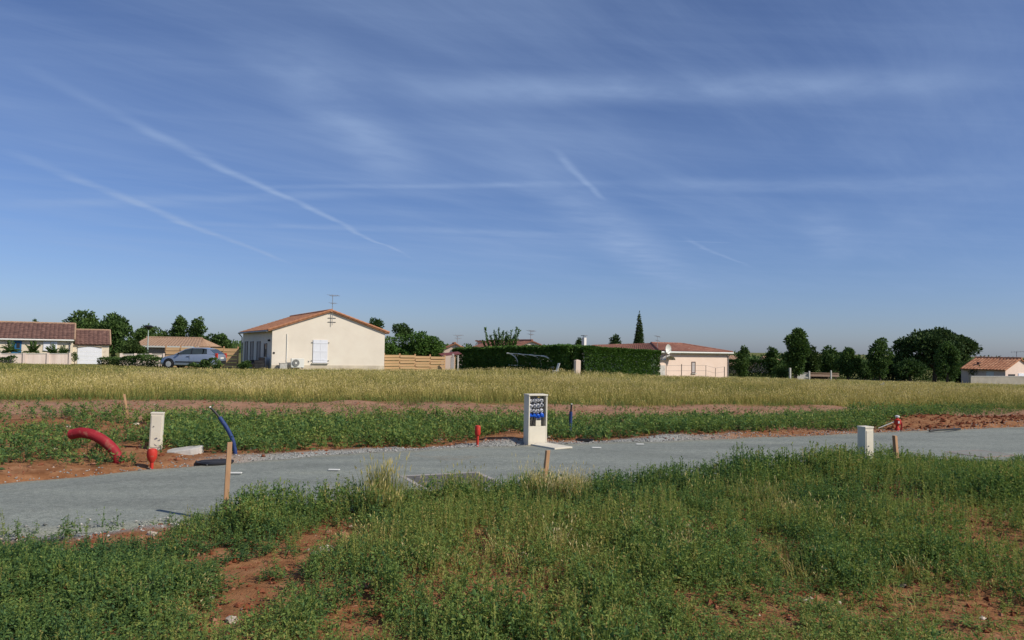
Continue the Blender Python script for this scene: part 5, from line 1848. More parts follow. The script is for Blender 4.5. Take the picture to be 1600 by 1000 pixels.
tree('round tree right of the little shed with a short trunk', 1325, 84, 544, 38, 590, 'leafy_tree', None, 4200, .22, 'round', GR, .45)
tree('low dark bush between the shed trees and the upright tree', 1351, 92, 565, 26, 600, 'shrub', None, 1800, .22, 'round', GR, .3, cat='shrub')
tree('upright tree on a thin trunk left of the umbrella pine', 1375, 82, 530, 38, 590, 'leafy_tree', None, 5200, .22, 'column', GR, .5)
tree('huge umbrella pine with a broad dark domed crown', 1460, 96, 513, 124, 584, 'umbrella_pine', LEAF_PINE, 20000, .30, 'umbrella', None, .5, 4.2, trunk_r=.26)
tree('rounded green tree standing in front of the umbrella pine', 1480, 84, 534, 44, 596, 'leafy_tree', LEAF_TREE, 5200, .22, 'round', GR, .5)
tree('dark bush under the left side of the umbrella pine', 1422, 90, 560, 50, 602, 'shrub', None, 3000, .24, 'round', GR, .15, cat='shrub')
tree('dark shrub in front of the orange roof beside the grey wall', 1535, 88, 572, 40, 594, 'shrub', None, 2400, .2, 'round', GR, .2, cat='shrub')
tree('dark bush under the right side of the umbrella pine', 1500, 92, 566, 40, 602, 'shrub', None, 2200, .22, 'round', GR, .2, cat='shrub')
tree('dense dark bush behind the upright tree and the bare field', 1395, 100, 556, 60, 602, 'shrub', None, 3000, .26, 'round', GR, .15, cat='shrub')


def hedge(label, a, b, h, th, n, m, leaf, tint, name='hedge', seed=3, h1=None, cat='hedge', ragged=.06, group=None):
    rng = np.random.default_rng(seed)
    a, b = Vector(a), Vector(b)
    d = b - a
    L_ = d.length
    d = d.normalized()
    nr = Vector((-d.y, d.x, 0))
    za, zb_ = zg1(a.x, a.y), zg1(b.x, b.y)
    t = thing(name, (a.x, a.y, za), label, cat, group)
    # leaves mostly in the outer shell
    s = rng.uniform(0, L_, n)
    y = rng.uniform(-1, 1, n)
    z = rng.uniform(0, 1, n)
    face = rng.integers(0, 5, n)
    y = np.where(face < 2, -1 + np.abs(rng.normal(0, .14, n)), np.where(face == 4, 1 - np.abs(rng.normal(0, .14, n)), y))
    z = np.where((face == 2) | (face == 3), 1 - np.abs(rng.normal(0, .05, n)), z)
    hh = h + ((h1 or h) - h) * s / L_
    bul = 1 + (fbm(s, z * 2, .9, seed, 3) - .5) * .55
    top = hh * (1 + (fbm(s, s * 0 + 3, .8, seed + 5, 3) - .5) * ragged * 2.5)
    x_ = a.x + d.x * s + nr.x * y * th / 2 * bul
    y_ = a.y + d.y * s + nr.y * y * th / 2 * bul
    gz = zg(x_, y_)
    C = np.stack([x_ - a.x, y_ - a.y, gz - za + z * top], 1)
    out = np.stack([nr.x * y, nr.y * y, z * .9 - .2], 1)
    Dd = out + rng.normal(0, .6, (n, 3))
    sz = leaf * rng.uniform(.6, 1.5, n)
    v, q = kites(C, Dd, sz, sz * .62, .2, rng)
    T = np.clip(rng.normal(tint, .22, n) + (fbm(s, z * 3, 1.1, seed + 9, 2) - .5) * .5, 0, 1)
    link('foliage', np_mesh('foliage', v, q, None, m, np.repeat(T, 4)), t)
    mb = MB()
    for i in range(max(2, int(L_ / .9))):
        q0 = a + d * (L_ * (i + .5) / max(2, int(L_ / .9)))
        g_ = zg1(q0.x, q0.y)
        mb.tube([(q0.x - a.x, q0.y - a.y, g_ - za - .2), (q0.x - a.x + rng.uniform(-.1, .1), q0.y - a.y, g_ - za + h * .7)], [.035, .015], 5)
    mb.build('stems', M_BARK, t)
    return t


def gh(u, v, D):
    return P(u, v, D).z - zg1(P(u, v, D).x, D)


c0 = on_ground(905, 57.0)
c1 = on_ground(1024, 61.5)
c2 = on_ground(716, 80.0)
hedge('clipped green hedge catching the sun beside the pink house', c0, c1, gh(905, 542, 57), 1.1, 26000, LEAF_HEDGE, .13, .55, h1=gh(1024, 549.5, 61.5), ragged=.03)
hedge('long clipped hedge in shade behind the tunnel hoops', c0 + Vector((-.2, .75, 0)), c2, gh(895, 542, 58), 1.2, 44000, LEAF_HEDGE, .18, .5, h1=gh(716, 546, 80), seed=8, ragged=.04)
hedge('dark overgrown boundary hedge under the trees on the right', on_ground(1262, 98), on_ground(1520, 104), 1.9, 1.4, 14000, LEAF_TREE, .22, .25, seed=12, ragged=.3)
hedge('dark tall hedge beyond the pink house and the small oval trees', on_ground(1132, 98), on_ground(1240, 98), 1.9, 1.2, 9000, LEAF_TREE, .2, .1, seed=13, ragged=.12)
hedge('low ragged hedge at the field edge left of the car', on_ground(163, 60), on_ground(258, 57), 0.72, 1.2, 6000, LEAF_TREE, .11, .45, seed=14, ragged=.5)
hedge('low scruffy bushes in front of the car doors', on_ground(296, 53.3), on_ground(346, 53.3), 0.46, .7, 1700, LEAF_TREE, .10, .6, 'scruffy_bush', 15, ragged=.9, cat='bush')
tree('dark little bush at the corner of the shaded house side', 385, 53.5, 564.5, 27, 582, 'shrub', None, 1600, .10, 'round', None, .4, cat='shrub', trunk_r=.04)
tree('small dark bush beside the rear wheel of the car', 318, 53, 563, 12, 579, 'shrub', None, 700, .10, 'round', None, .3, cat='shrub', trunk_r=.04)
hedge('low dark creeper at the foot of the garden wall at the picture edge', on_ground(-20, 77), on_ground(24, 77), .62, .6, 1500, LEAF_TREE, .12, .3, seed=17, ragged=.5)
# distant belt of trees that closes the horizon
rng_ = np.random.default_rng(77)
lb_ = []
for i in range(420):
    ang = -1.25 + 2.5 * i / 419
    rr = 230 + rng_.uniform(-25, 40)
    x_, y_ = math.sin(ang) * rr, math.cos(ang) * rr
    h_ = rng_.uniform(1.3, 2.4)
    lb_.append((x_, y_, zg1(x_, y_) + h_ * .5, rng_.uniform(3, 6), 3, h_))
o = link('distant_treeline', crown_mesh('distant_treeline', lb_, 45000, .85, LEAF_TREE, rng_, tint0=.35))
tag(o, 'far low belt of dark trees closing the horizon between the houses', 'trees', kind='stuff')


def palm(label, u, D, v_top, wpx, seed):
    rng = np.random.default_rng(seed)
    p = on_ground(u, D)
    t = thing('palm', p, label, 'palm', 'palms behind the garden wall')
    top = P(u, v_top, D).z - p.z
    hb = top * .50
    MB().tube([(0, 0, -.2), (0, 0, hb)], [.20, .14], 8).build('trunk', M_BARK, t)
    V, Q = [], []
    o_ = 0
    w = wpx / F * D / 2
    for i in range(20):
        a = rng.uniform(0, 6.28)
        el = rng.uniform(.2, 1.45)
        L_ = (top - hb) * (.65 + .35 * math.sin(el)) * 1.1 + .2
        dr = np.array([math.cos(a) * math.cos(el), math.sin(a) * math.cos(el), math.sin(el)])
        f = np.linspace(0, 1, 14)
        path = dr[None] * (f * max(L_, w * .9))[:, None] - np.array([0, 0, 1])[None] * (f ** 2 * .55 * L_ * math.cos(el))[:, None] + np.array([0, 0, hb])
        side = np.cross(dr, [0, 0, 1])
        side /= np.linalg.norm(side) + 1e-6
        for sgn in (-1, 1):
            d = dr[None] * .6 + side[None] * sgn + np.array([0, 0, .15])
            d = np.repeat(d, 13, 0)
            v, q = kites(path[1:], d, np.full(13, .55) * (1.1 - f[1:] * .7), np.full(13, .09), .1, rng)
            V.append(v)
            Q.append(q + o_)
            o_ += len(v)
    V = np.concatenate(V)
    link('fronds', np_mesh('fronds', V, np.concatenate(Q), None, LEAF_TREE, np.clip(rng.normal(.45, .2, len(V)), 0, 1)), t)


palm('dark palm in front of the blue door', 15, 84, 535, 30, 1)
palm('green palm between the blue door and the white shutters', 50, 84, 536, 34, 2)
palm('green palm in front of the white shutters', 80, 84, 541, 34, 3)
palm('small palm nearest the corner of the brown-roofed house', 97, 84, 543, 22, 4)


# ------------------------------------------------------------------ weeds and grasses (uncountable growth)
def proto_bushy(rng, nl=84, h=1.0, width=.34, leaf=.105, branch=8):
    """leafy upright weed, unit height"""
    C, Dd, S = [], [], []
    for b in range(branch):
        z0 = rng.uniform(.05, .62) * h
        a = rng.uniform(0, 6.28)
        ln = width * (1 - z0 / h * .55) * rng.uniform(.7, 1.15)
        e = np.array([math.cos(a) * ln, math.sin(a) * ln, z0 + ln * rng.uniform(.7, 1.5)])
        k = int(nl * .72 / branch)
        f = rng.uniform(.2, 1, k)
        C.append(np.array([0, 0, z0])[None] + (e - np.array([0, 0, z0]))[None] * f[:, None] + rng.normal(0, .012, (k, 3)))
        Dd.append(rand_dirs(k, rng) * 1.0 + np.array([math.cos(a), math.sin(a), .45]) * .75)
        S.append(rng.uniform(.7, 1.25, k) * (1.15 - .5 * f))
    k = nl - sum(len(c) for c in C)
    z = rng.uniform(.12, 1.0, k) * h
    C.append(np.stack([rng.normal(0, .012, k), rng.normal(0, .012, k), z], 1))
    Dd.append(rand_dirs(k, rng) + np.array([0, 0, .55]))
    S.append(rng.uniform(.6, 1.1, k) * (1.2 - .65 * z / h))
    C, Dd, S = np.concatenate(C), np.concatenate(Dd), np.concatenate(S) * leaf
    v, q = kites(C, Dd, S, S * .50, .15, rng)
    t = rng.normal(0, .14, len(C)) + (C[:, 2] / h - .5) * .22
    t = np.repeat(t, 4)
    # stem as a thin strip pair
    w = .010
    sv = np.array([[-w, 0, -.05], [w, 0, -.05], [w * .5, 0, h * .95], [-w * .5, 0, h * .95], [0, -w, -.05], [0, w, -.05], [0, w * .5, h * .95], [0, -w * .5, h * .95]])
    n = len(v)
    v = np.concatenate([v, sv])
    q = np.concatenate([q, np.array([[n, n + 1, n + 2, n + 3], [n + 4, n + 5, n + 6, n + 7]])])
    t = np.concatenate([t, np.full(8, .15)])
    return v, q, t


def proto_spike(rng, nl=44, leaf=.10):
    """narrow upright weed with leaves tight on the stem"""
    z = rng.uniform(.05, 1.0, nl) ** .85
    a = rng.uniform(0, 6.28, nl)
    C = np.stack([np.cos(a) * .012, np.sin(a) * .012, z], 1)
    Dd = np.stack([np.cos(a), np.sin(a), rng.uniform(.5, 1.5, nl)], 1)
    S = leaf * (1.25 - .8 * z) * rng.uniform(.7, 1.25, nl)
    v, q = kites(C, Dd, S, S * .36, .15, rng)
    t = np.repeat(rng.normal(.12, .14, nl), 4)
    w = .008
    sv = np.array([[-w, 0, -.05], [w, 0, -.05], [w * .4, 0, 1.0], [-w * .4, 0, 1.0]])
    n = len(v)
    return np.concatenate([v, sv]), np.concatenate([q, np.array([[n, n + 1, n + 2, n + 3]])]), np.concatenate([t, np.full(4, .3)])


def proto_grass(rng, nb=16, spread=.12, wid=.012, lean=.35, heads=0.0, simple=False):
    """tuft of blades; each blade a bent pair of quads; optional seed heads"""
    V, Q, T = [], [], []
    o_ = 0
    for i in range(nb):
        a = rng.uniform(0, 6.28)
        x0, y0 = rng.normal(0, spread * .5, 2)
        L_ = rng.uniform(.6, 1.05)
        le = rng.uniform(.05, lean)
        dx, dy = math.cos(a), math.sin(a)
        w = wid * rng.uniform(.7, 1.3)
        sx, sy = -dy * w, dx * w
        p1 = (x0 + dx * le * .25 * L_, y0 + dy * le * .25 * L_, L_ * .55)
        p2 = (x0 + dx * le * L_, y0 + dy * le * L_, L_ * (1 - le * .25))
        V += [(x0 - sx, y0 - sy, -.04), (x0 + sx, y0 + sy, -.04), (p1[0] + sx * .8, p1[1] + sy * .8, p1[2]), (p1[0] - sx * .8, p1[1] - sy * .8, p1[2]), (p2[0] + sx * .15, p2[1] + sy * .15, p2[2]), (p2[0] - sx * .15, p2[1] - sy * .15, p2[2])]
        Q += [(o_, o_ + 1, o_ + 4, o_ + 5)] if simple else [(o_, o_ + 1, o_ + 2, o_ + 3), (o_ + 3, o_ + 2, o_ + 4, o_ + 5)]
        tt = rng.normal(0, .15)
        T += [tt - .1, tt - .1, tt, tt, tt + .12, tt + .12]
        o_ += 6
        if rng.uniform() < heads:
            hl, hw = .13 * rng.uniform(.7, 1.3), wid * 1.9
            V += [p2, (p2[0] + hw, p2[1], p2[2] + hl * .45), (p2[0] + dx * .03, p2[1] + dy * .03, p2[2] + hl), (p2[0] - hw, p2[1], p2[2] + hl * .45)]
            Q += [(o_, o_ + 1, o_ + 2, o_ + 3)]
            T += [tt + .3] * 4
            o_ += 4
    return np.array(V), np.array(Q), np.array(T)


def scatter(protos, which, x, y, sxy, sz, tint, rng, tilt=.10, zoff=0.0):
    """copy plant shapes to the given spots as plain arrays"""
    V, Q, T = [], [], []
    o_ = 0
    z = zg(x, y) + zoff
    for k, (pv, pq, pt) in enumerate(protos):
        ix = np.nonzero(which == k)[0]
        if len(ix) == 0:
            continue
        a = rng.uniform(0, 2 * math.pi, len(ix))
        ca, sa = np.cos(a)[:, None], np.sin(a)[:, None]
        px = pv[None, :, 0] * sxy[ix][:, None]
        py = pv[None, :, 1] * sxy[ix][:, None]
        pz = pv[None, :, 2] * sz[ix][:, None]
        tx, ty = rng.normal(0, tilt, len(ix))[:, None], rng.normal(0, tilt, len(ix))[:, None]
        vx = px * ca - py * sa + pz * tx + x[ix][:, None]
        vy = px * sa + py * ca + pz * ty + y[ix][:, None]
        vz = pz + z[ix][:, None]
        V.append(np.stack([vx, vy, vz], -1).reshape(-1, 3))
        n = pv.shape[0]
        Q.append((pq[None] + (np.arange(len(ix)) * n)[:, None, None] + o_).reshape(-1, 4))
        T.append((pt[None] + tint[ix][:, None]).ravel())
        o_ += n * len(ix)
    return np.concatenate(V), np.concatenate(Q), np.clip(np.concatenate(T), 0, 1)


def in_view(x, y, pad=1.6):
    return np.abs(x) < y * .665 + pad


def wpatch(u, v, ru, rv):
    """an ellipse on the ground from photo pixels"""
    d = ray(u, v)
    k = -CAM.z / d.z
    c = CAM + d * k
    rx = ru / F * c.y
    d2 = ray(u, v - rv)
    c2 = CAM + d2 * (-CAM.z / d2.z)
    return c.x, c.y, rx, max(.10, c2.y - c.y)


BARE = [wpatch(*q) for q in ((200, 846, 62, 17), (228, 838, 40, 14), (120, 862, 30, 16), (55, 838, 30, 10), (385, 905, 42, 40), (372, 955, 58, 40), (330, 880, 36, 20), (345, 990, 45, 30), (505, 852, 46, 22), (462, 885, 28, 22),
                             (575, 990, 45, 22), (480, 905, 20, 12), (805, 922, 24, 16), (850, 940, 30, 14), (1210, 858, 40, 16), (1195, 872, 28, 12), (1265, 925, 55, 22), (1190, 975, 60, 22), (1390, 960, 60, 16), (1480, 940, 60, 20),
                             (1560, 965, 60, 30), (1500, 985, 50, 20), (1430, 900, 26, 10), (1590, 860, 24, 18), (1110, 970, 28, 14), (700, 955, 22, 12), (660, 930, 16, 14), (1080, 830, 24, 10), (1310, 790, 18, 6), (760, 850, 10, 18))]


def bare(x, y, k=1.0):
    wx = x + (fbm(x, y, .5, 91, 3) - .5) * .5
    wy = y + (fbm(x, y, .5, 97, 3) - .5) * .6
    m_ = np.zeros_like(x)
    for cx, cy, rx, ry in BARE:
        m_ = np.maximum(m_, 1 - ss(.65, 1.1, np.hypot((wx - cx) / rx, (wy - cy) / ry) / k))
    return m_


LEAF_WEED = leaf_mat('weed_leaf', [(0.060, 0.122, 0.054), (0.108, 0.195, 0.062), (0.185, 0.265, 0.066), (0.30, 0.33, 0.085), (0.42, 0.34, 0.12)], 0.34, 0.6, 0.12)
LEAF_DRY = leaf_mat('dry_grass', [(0.11, 0.165, 0.042), (0.26, 0.26, 0.075), (0.44, 0.37, 0.115), (0.58, 0.48, 0.19), (0.68, 0.57, 0.30)], 0.25, 0.7, 0.15)


def foreground_weeds():
    rng = np.random.default_rng(101)
    protos = [proto_bushy(rng, 60, leaf=.128), proto_bushy(rng, 58, width=.42, leaf=.125), proto_bushy(rng, 62, width=.30, leaf=.125), proto_spike(rng, 36, .115), proto_spike(rng, 40, .105), proto_bushy(rng, 34, width=.6, leaf=.19, branch=8), proto_bushy(rng, 30, width=.7, leaf=.17, branch=7)]
    n = 50000
    y = np.sqrt(rng.uniform(3.9 ** 2, 13.2 ** 2, n))
    x = rng.uniform(-1, 1, n) * (y * .665 + 1.3)
    e = np.interp(x, _nx, _ny) - y                     # metres before the road edge
    keep = e > -.10 + (fbm(x, y, .5, 41, 2) - .5) * .35
    x, y, e = x[keep], y[keep], e[keep]
    dens = .62 + .60 * ss(.28, .55, fbm(x, y, .9, 45, 4))
    edge = np.exp(-(np.clip(e, 0, 9) / .85) ** 2)
    left_lush = ss(-1.5, -2.4, x) * ss(7.0, 6.3, y)
    right_sparse = ss(.6, 1.6, x) * ss(6.1, 5.2, y)
    dens = np.maximum(dens, edge * 1.15 * ss(-3.0, -2.6, x))
    dens = np.maximum(dens, left_lush * 1.39)
    dens *= 1 - .12 * right_sparse
    dens *= 1 - np.interp(x, [-9, .2, .8, 9], [.97, .97, .55, .55]) * bare(x, y)
    dens *= 1 - .75 * ss(-2.7, -3.1, x) * ss(6.3, 6.9, y)
    keep = rng.uniform(0, 1, len(x)) < dens * .72
    x, y, e, edge = x[keep], y[keep], e[keep], edge[keep]
    left_lush, right_sparse = left_lush[keep], right_sparse[keep]
    n = len(x)
    amp = np.interp(x, [-5, -3.4, -2.9, -2.4, -1.7, -1.2, -.7, .4, .8, 1.5, 2.3, 3.0, 4.2, 5.5, 6.6, 7.5, 9], [.0, -.02, -.06, .06, .02, .02, .04, .0, -.06, -.02, .13, .18, .16, .14, .0, -.08, -.08])
    h = .245 + edge * amp + (fbm(x, y, .6, 51, 3) - .5) * .22
    h = h - .06 * left_lush - .06 * right_sparse
    h = h * (1 - .5 * bare(x, y, 1.55))
    h = np.clip(h, .09, .62) * rng.uniform(.62, 1.22, n)
    spike_zone = ss(.45, .6, fbm(x, y, 1.1, 55, 3)) * (1 - left_lush) * (1 - edge * .8)
    r_ = rng.uniform(0, 1, n)
    which = np.where(r_ < .12 + spike_zone * .60, rng.integers(3, 5, n), rng.integers(0, 3, n))
    low = (rng.uniform(0, 1, n) < .22 * (1 - edge)) | (right_sparse * rng.uniform(0, 1, n) > .62)
    which = np.where(low, rng.integers(5, 7, n), which)
    h = np.where(low, h * .62, h)
    tint = .36 + (fbm(x, y, 1.3, 57, 3) - .5) * .44 + rng.normal(0, .09, n) - .17 * left_lush - .10 * edge + .08 * right_sparse
    tint = np.where((which == 3) | (which == 4), tint + .12, tint)
    yel = rng.uniform(0, 1, n) < .05
    tint = np.where(yel, tint + rng.uniform(.25, .6, n), tint)
    sxy = np.clip(h * 1.05, .20 + .05 * left_lush, .42) * rng.uniform(.85, 1.15, n)
    v, q, t = scatter(protos, which, x, y, sxy, h, tint, rng)
    o = link('foreground_weeds', np_mesh('foreground_weeds', v, q, None, LEAF_WEED, t))
    tag(o, 'knee-high green leafy weeds covering the near side of the road', 'weeds', kind='stuff')


foreground_weeds()


def grass_tufts():
    """taller grass clumps that stand among the near weeds"""
    rng = np.random.default_rng(131)
    pg = [proto_grass(rng, 26, .25, .006, .45, .35), proto_grass(rng, 20, .3, .006, .5, .5)]
    xs, ys, hs, ts, sx = [], [], [], [], []
    for (u, v, ru, k, h, tn) in ((592, 800, 16, 26, .46, .12), (600, 815, 22, 18, .34, .3), (880, 788, 22, 26, .34, .72), (845, 785, 25, 12, .30, .55), (905, 780, 10, 14, .24, .85), (720, 790, 40, 8, .36, .15), (840, 770, 30, 8, .34, .25),
                                 (660, 800, 30, 8, .33, .25), (870, 870, 12, 3, .3, .7), (1060, 880, 16, 10, .26, .6), (1180, 800, 60, 14, .3, .35), (1290, 830, 60, 14, .28, .35), (530, 800, 25, 6, .32, .2), (760, 900, 120, 12, .2, .5), (1000, 860, 120, 16, .22, .45),
                                 (1320, 900, 120, 16, .2, .45), (260, 980, 80, 6, .16, .6), (560, 870, 60, 8, .22, .45)):
        cx, cy, rx, _ = wpatch(u, v, ru, 8)
        for _ in range(k):
            xs.append(cx + rng.normal(0, rx * .6))
            ys.append(cy + rng.normal(0, rx * .6))
            hs.append(h * rng.uniform(.7, 1.3))
            ts.append(tn + rng.normal(0, .1))
            sx.append(rng.uniform(.3, .5))
    x, y, h, tn = map(np.array, (xs, ys, hs, ts))
    v, q, t = scatter(pg, rng.integers(0, 2, len(x)), x, y, np.array(sx), h, tn, rng, .08)
    o = link('grass_clumps', np_mesh('grass_clumps', v, q, None, LEAF_DRY, t))
    tag(o, 'wispy green and straw grass clumps standing among the near weeds', 'grass', kind='stuff')


grass_tufts()


def roadside_weeds():
    rng = np.random.default_rng(151)
    protos = [proto_bushy(rng, 26, leaf=.23, branch=5, width=.4), proto_bushy(rng, 28, width=.5, leaf=.23, branch=5), proto_spike(rng, 16, .24), proto_bushy(rng, 22, width=.6, leaf=.28, branch=5)]
    n = 46000
    y = rng.uniform(9, 27, n)
    x = rng.uniform(-1, 1, n) * (y * .665 + 2.5)
    f = y - np.interp(x, _fx, _fy)                     # metres beyond the far road edge
    # where the strip starts and ends, read off the photograph from left to right
    u_ = 800 + F * x / y
    start = np.interp(u_, [-100, 230, 330, 420, 640, 760, 800, 870, 1000, 1380, 1420, 1600, 1750], [3.2, 2.4, .45, .35, .35, .75, 1.6, .5, .42, .35, 2.2, 3.4, 3.8])
    end = np.interp(u_, [-100, 200, 380, 700, 1000, 1300, 1450, 1750], [10.6, 9.8, 7.6, 5.2, 4.5, 4.3, 5.4, 5.8])
    w = (fbm(x, y, .8, 161, 3) - .5) * .8
    d = ss(-.1, .25, f - start + w * .7) * ss(.35, -.25, f - end + w)
    # patchy growth on the left bank, with bare soil between
    lf = ss(275, 215, u_)
    tufts_ = np.zeros_like(x)
    wx, wy = x + (fbm(x, y, .7, 171, 3) - .5) * .7, y + (fbm(x, y, .7, 173, 3) - .5) * .9
    for cx, cy, rx, ry in [wpatch(*q) for q in ((45, 722, 75, 20), (150, 728, 42, 12), (85, 680, 30, 14), (208, 698, 26, 12), (30, 690, 14, 8), (190, 705, 20, 8), (5, 690, 14, 10))]:
        tufts_ = np.maximum(tufts_, 1 - ss(.75, 1.1, np.hypot((wx - cx) / rx, (wy - cy) / ry)))
    far_green = ss(16.3, 17.3, y + w)
    d = d * (1 - lf) + lf * np.maximum(tufts_ * (f > .2), np.maximum(d * far_green, .05 * (f > .3)))
    d = np.maximum(d, .10 * (f > 3) * (y < 26))
    keep = (rng.uniform(0, 1, n) < d * .72) & (f > .12)
    x, y, f, u_ = x[keep], y[keep], f[keep], u_[keep]
    n = len(x)
    h = (.25 + (fbm(x, y, .9, 181, 3) - .5) * .20) * rng.uniform(.6, 1.3, n)
    h *= np.where((u_ < 250) & (y < 16), .75, 1) * np.where((f > 3) & (y > 19), .6, 1)
    which = rng.integers(0, 4, n)
    tint = .30 + (fbm(x, y, 1.5, 191, 3) - .5) * .36 + rng.normal(0, .06, n)
    v, q, t = scatter(protos, which, x, y, np.clip(h * 1.1, .2, .4), h, tint, rng)
    o = link('roadside_weeds', np_mesh('roadside_weeds', v, q, None, LEAF_WEED, t))
    tag(o, 'band of dense green weeds along the far side of the road', 'weeds', kind='stuff')


roadside_weeds()


def field_grass():
    rng = np.random.default_rng(201)
    pg = [proto_grass(rng, 14, .42, .011, .35, .5, True), proto_grass(rng, 15, .44, .011, .45, .35, True), proto_grass(rng, 13, .42, .012, .6, .5, True)]
    n = 19000
    y = np.sqrt(rng.uniform(21.8 ** 2, 44 ** 2, n))
    x = rng.uniform(-1, 1, n) * (y * .665 + 3)
    u_ = 800 + F * x / y
    wob = (fbm(x, y, 2.6, 211, 3) - .5)
    front = np.interp(u_, [-100, 200, 500, 900, 1300, 1700], FIELD_FRONT)
    back = np.interp(u_, [-100, 100, 380, 700, 1000, 1700], [35.5, 35.5, 37, 39, 39.5, 37.5])
    d = ss(-.5, .6, y - front + wob * 1.8) * ss(1.5, -1.5, y - back + wob * 4)
    keep = rng.uniform(0, 1, n) < d
    x, y, u_ = x[keep], y[keep], u_[keep]
    n = len(x)
    h = .40 * (1 + (fbm(x, y, 1.8, 221, 3) - .5) * .8) * rng.uniform(.65, 1.3, n)
    h *= np.interp(u_, [0, 300, 900, 1300, 1600], [.95, 1, 1.02, .9, .95])
    tint = .40 + (fbm(x, y, 3.0, 231, 3) - .5) * .62 + (fbm(x * .25, y, 1.2, 237, 3) - .5) * .4 + rng.normal(0, .10, n)
    fr = np.interp(u_, [-100, 200, 500, 900, 1300, 1700], FIELD_FRONT)
    tint = tint - .40 * ss(2.0, 0.2, y - fr) * np.interp(u_, [0, 420, 520, 1600], [1, 1, .45, .35])
    h = h * (1 - .45 * ss(1.6, 0.0, y - fr))
    v, q, t = scatter(pg, rng.integers(0, 3, n), x, y, np.full(n, .62), h, tint, rng, .10)
    o = link('field_grass', np_mesh('field_grass', v, q, None, LEAF_DRY, t))
    tag(o, 'tall ripe yellow grass filling the field before the houses', 'grass', kind='stuff')


field_grass()


def meadow_grass():
    """thin shorter grass between the tall field and the gardens"""
    rng = np.random.default_rng(241)
    pg = [proto_grass(rng, 9, .5, .016, .5, .5, True), proto_grass(rng, 10, .5, .016, .5, .4, True)]
    n = 9000
    y = np.sqrt(rng.uniform(38 ** 2, 62 ** 2, n))
    x = rng.uniform(-1, 1, n) * (y * .665 + 3)
    u_ = 800 + F * x / y
    lim = np.interp(u_, [-100, 160, 250, 350, 425, 600, 700, 900, 1030, 1700], [62, 60, 52.5, 52.5, 55, 58, 60, 54.5, 61, 62])
    keep = (y < lim)
    x, y, u_ = x[keep], y[keep], u_[keep]
    n = len(x)
    h = .14 * rng.uniform(.6, 1.4, n) * np.interp(u_, [0, 400, 700, 780, 900, 1020, 1600], [.8, .9, 1.6, 2.8, 2.6, 1.0, .8])
    h = np.where((u_ > 700) & (u_ < 1020) & (y < 50), h * .55, h)
    tint = .30 + (fbm(x, y, 4.0, 251, 3) - .5) * .5 + rng.normal(0, .08, n) + np.interp(u_, [0, 300, 700, 900, 1600], [-.12, 0, .12, .12, 0])
    v, q, t = scatter(pg, rng.integers(0, 2, n), x, y, np.full(n, .8), h, tint, rng, .12)
    o = link('meadow_grass', np_mesh('meadow_grass', v, q, None, LEAF_DRY, t))
    tag(o, 'shorter mixed grass between the tall field and the gardens', 'grass', kind='stuff')


meadow_grass()


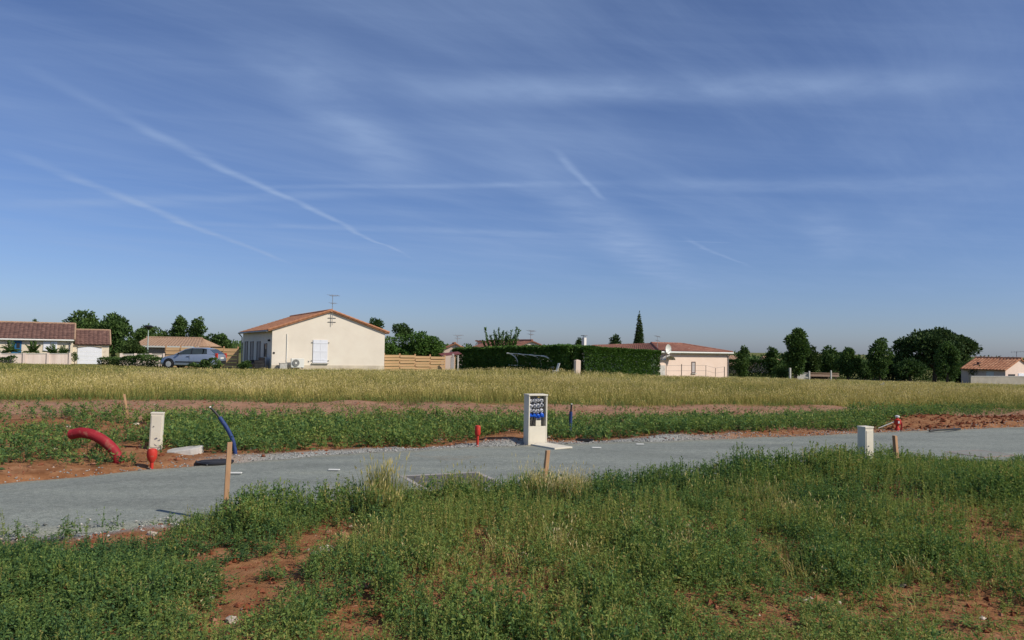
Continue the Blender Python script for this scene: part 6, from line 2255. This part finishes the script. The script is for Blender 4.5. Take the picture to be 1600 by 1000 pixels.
def pebbles():
    """gravel spilling from the road edges and small stones in the soil"""
    rng = np.random.default_rng(261)
    base = np.array([[1, 0, 0], [-1, 0, 0], [0, 1, 0], [0, -1, 0], [0, 0, 1], [0, 0, -1]], float)
    tri = np.array([[0, 2, 4], [2, 1, 4], [1, 3, 4], [3, 0, 4], [2, 0, 5], [1, 2, 5], [3, 1, 5], [0, 3, 5]])

    def field(name, x, y, s, tint, m, label, cat, zo=.2):
        n = len(x)
        z = np.maximum(zg(x, y), np.where(road_in(x, y) > 0.04, .022, -9))
        v = base[None] * (s[:, None, None] * rng.uniform(.55, 1.25, (n, 6, 1)))
        v[:, :, 2] *= .7
        v = v + rng.normal(0, .12, (n, 6, 3)) * s[:, None, None]
        a = rng.uniform(0, 6.28, n)[:, None]
        vx = v[..., 0] * np.cos(a) - v[..., 1] * np.sin(a) + x[:, None]
        vy = v[..., 0] * np.sin(a) + v[..., 1] * np.cos(a) + y[:, None]
        vz = v[..., 2] + (z + s * zo)[:, None]
        vv = np.stack([vx, vy, vz], -1).reshape(-1, 3)
        t = (tri[None] + (np.arange(n) * 6)[:, None, None]).reshape(-1, 3)
        o = link(name, np_mesh(name, vv, None, t, m, np.repeat(tint, 6)))
        tag(o, label, cat, kind='stuff')

    M_GRAVEL = leaf_mat('gravel_stone', [(.12, .125, .115), (.22, .225, .21), (.36, .35, .32), (.55, .52, .46)], 0.0, .95, .2)
    M_CLOD = leaf_mat('soil_clod', [(.11, .032, .015), (.19, .06, .028), (.27, .11, .06), (.40, .24, .16), (.6, .52, .44)], 0.0, .95, .1)
    # gravel along both road edges
    n = 9000
    x = rng.uniform(-9, 14, n)
    far = rng.uniform(0, 1, n) < .68
    off = np.abs(rng.normal(0, .22, n))
    inn = rng.uniform(0, 1, n) < .25
    y = np.where(far, road_far(x) + np.where(inn, -off * .5, off), road_near(x) - np.where(inn, -off * .6, off))
    k = (np.where(far, np.interp(x, [-9, -5, -3.6, 3, 6, 14], [.12, .25, 1, 1, .5, .35]), np.interp(x, [-9, -4.6, -4, -2.4, -1.6, 14], [.2, .4, 1, 1, .35, .25])) > rng.uniform(0, 1, n))
    x, y = x[k], y[k]
    field('road_gravel', x, y, rng.uniform(.008, .022, len(x)), np.clip(rng.normal(.5, .25, len(x)), 0, 1), M_GRAVEL, 'loose grey gravel spilled along both edges of the road', 'gravel')
    # stones and clods in the soil
    n = 26000
    y = np.sqrt(rng.uniform(3.6 ** 2, 24 ** 2, n))
    x = rng.uniform(-1, 1, n) * (y * .665 + 1.6)
    yn_ = np.sqrt(rng.uniform(3.9 ** 2, 9.5 ** 2, 9000))
    y = np.concatenate([y, yn_])
    x = np.concatenate([x, rng.uniform(-1, 1, 9000) * (yn_ * .665 + 1.2)])
    n = len(x)
    k = (road_in(x, y) < -.1) & ((y < road_far(x) + 3.0) | (rng.uniform(0, 1, n) < .18))
    x, y = x[k], y[k]
    s = rng.lognormal(-4.55, .55, len(x)) * (1 + y * .03)
    s = np.clip(s, .005, .06)
    u_ = 800 + F * x / y
    cl = (y > road_far(x)) & (u_ > 1370) & (y < road_far(x) + 2.6)
    s = np.where(cl, s * 1.6, s)
    t = np.where(rng.uniform(0, 1, len(x)) < np.where(cl, .01, .05), rng.uniform(.65, .95, len(x)), rng.uniform(.15, .6, len(x)))
    t = np.where(cl, rng.uniform(0, .38, len(x)), t)
    field('soil_clods', x, y, s, t, M_CLOD, 'small clods and stones strewn over the red soil', 'clods', .1)


pebbles()
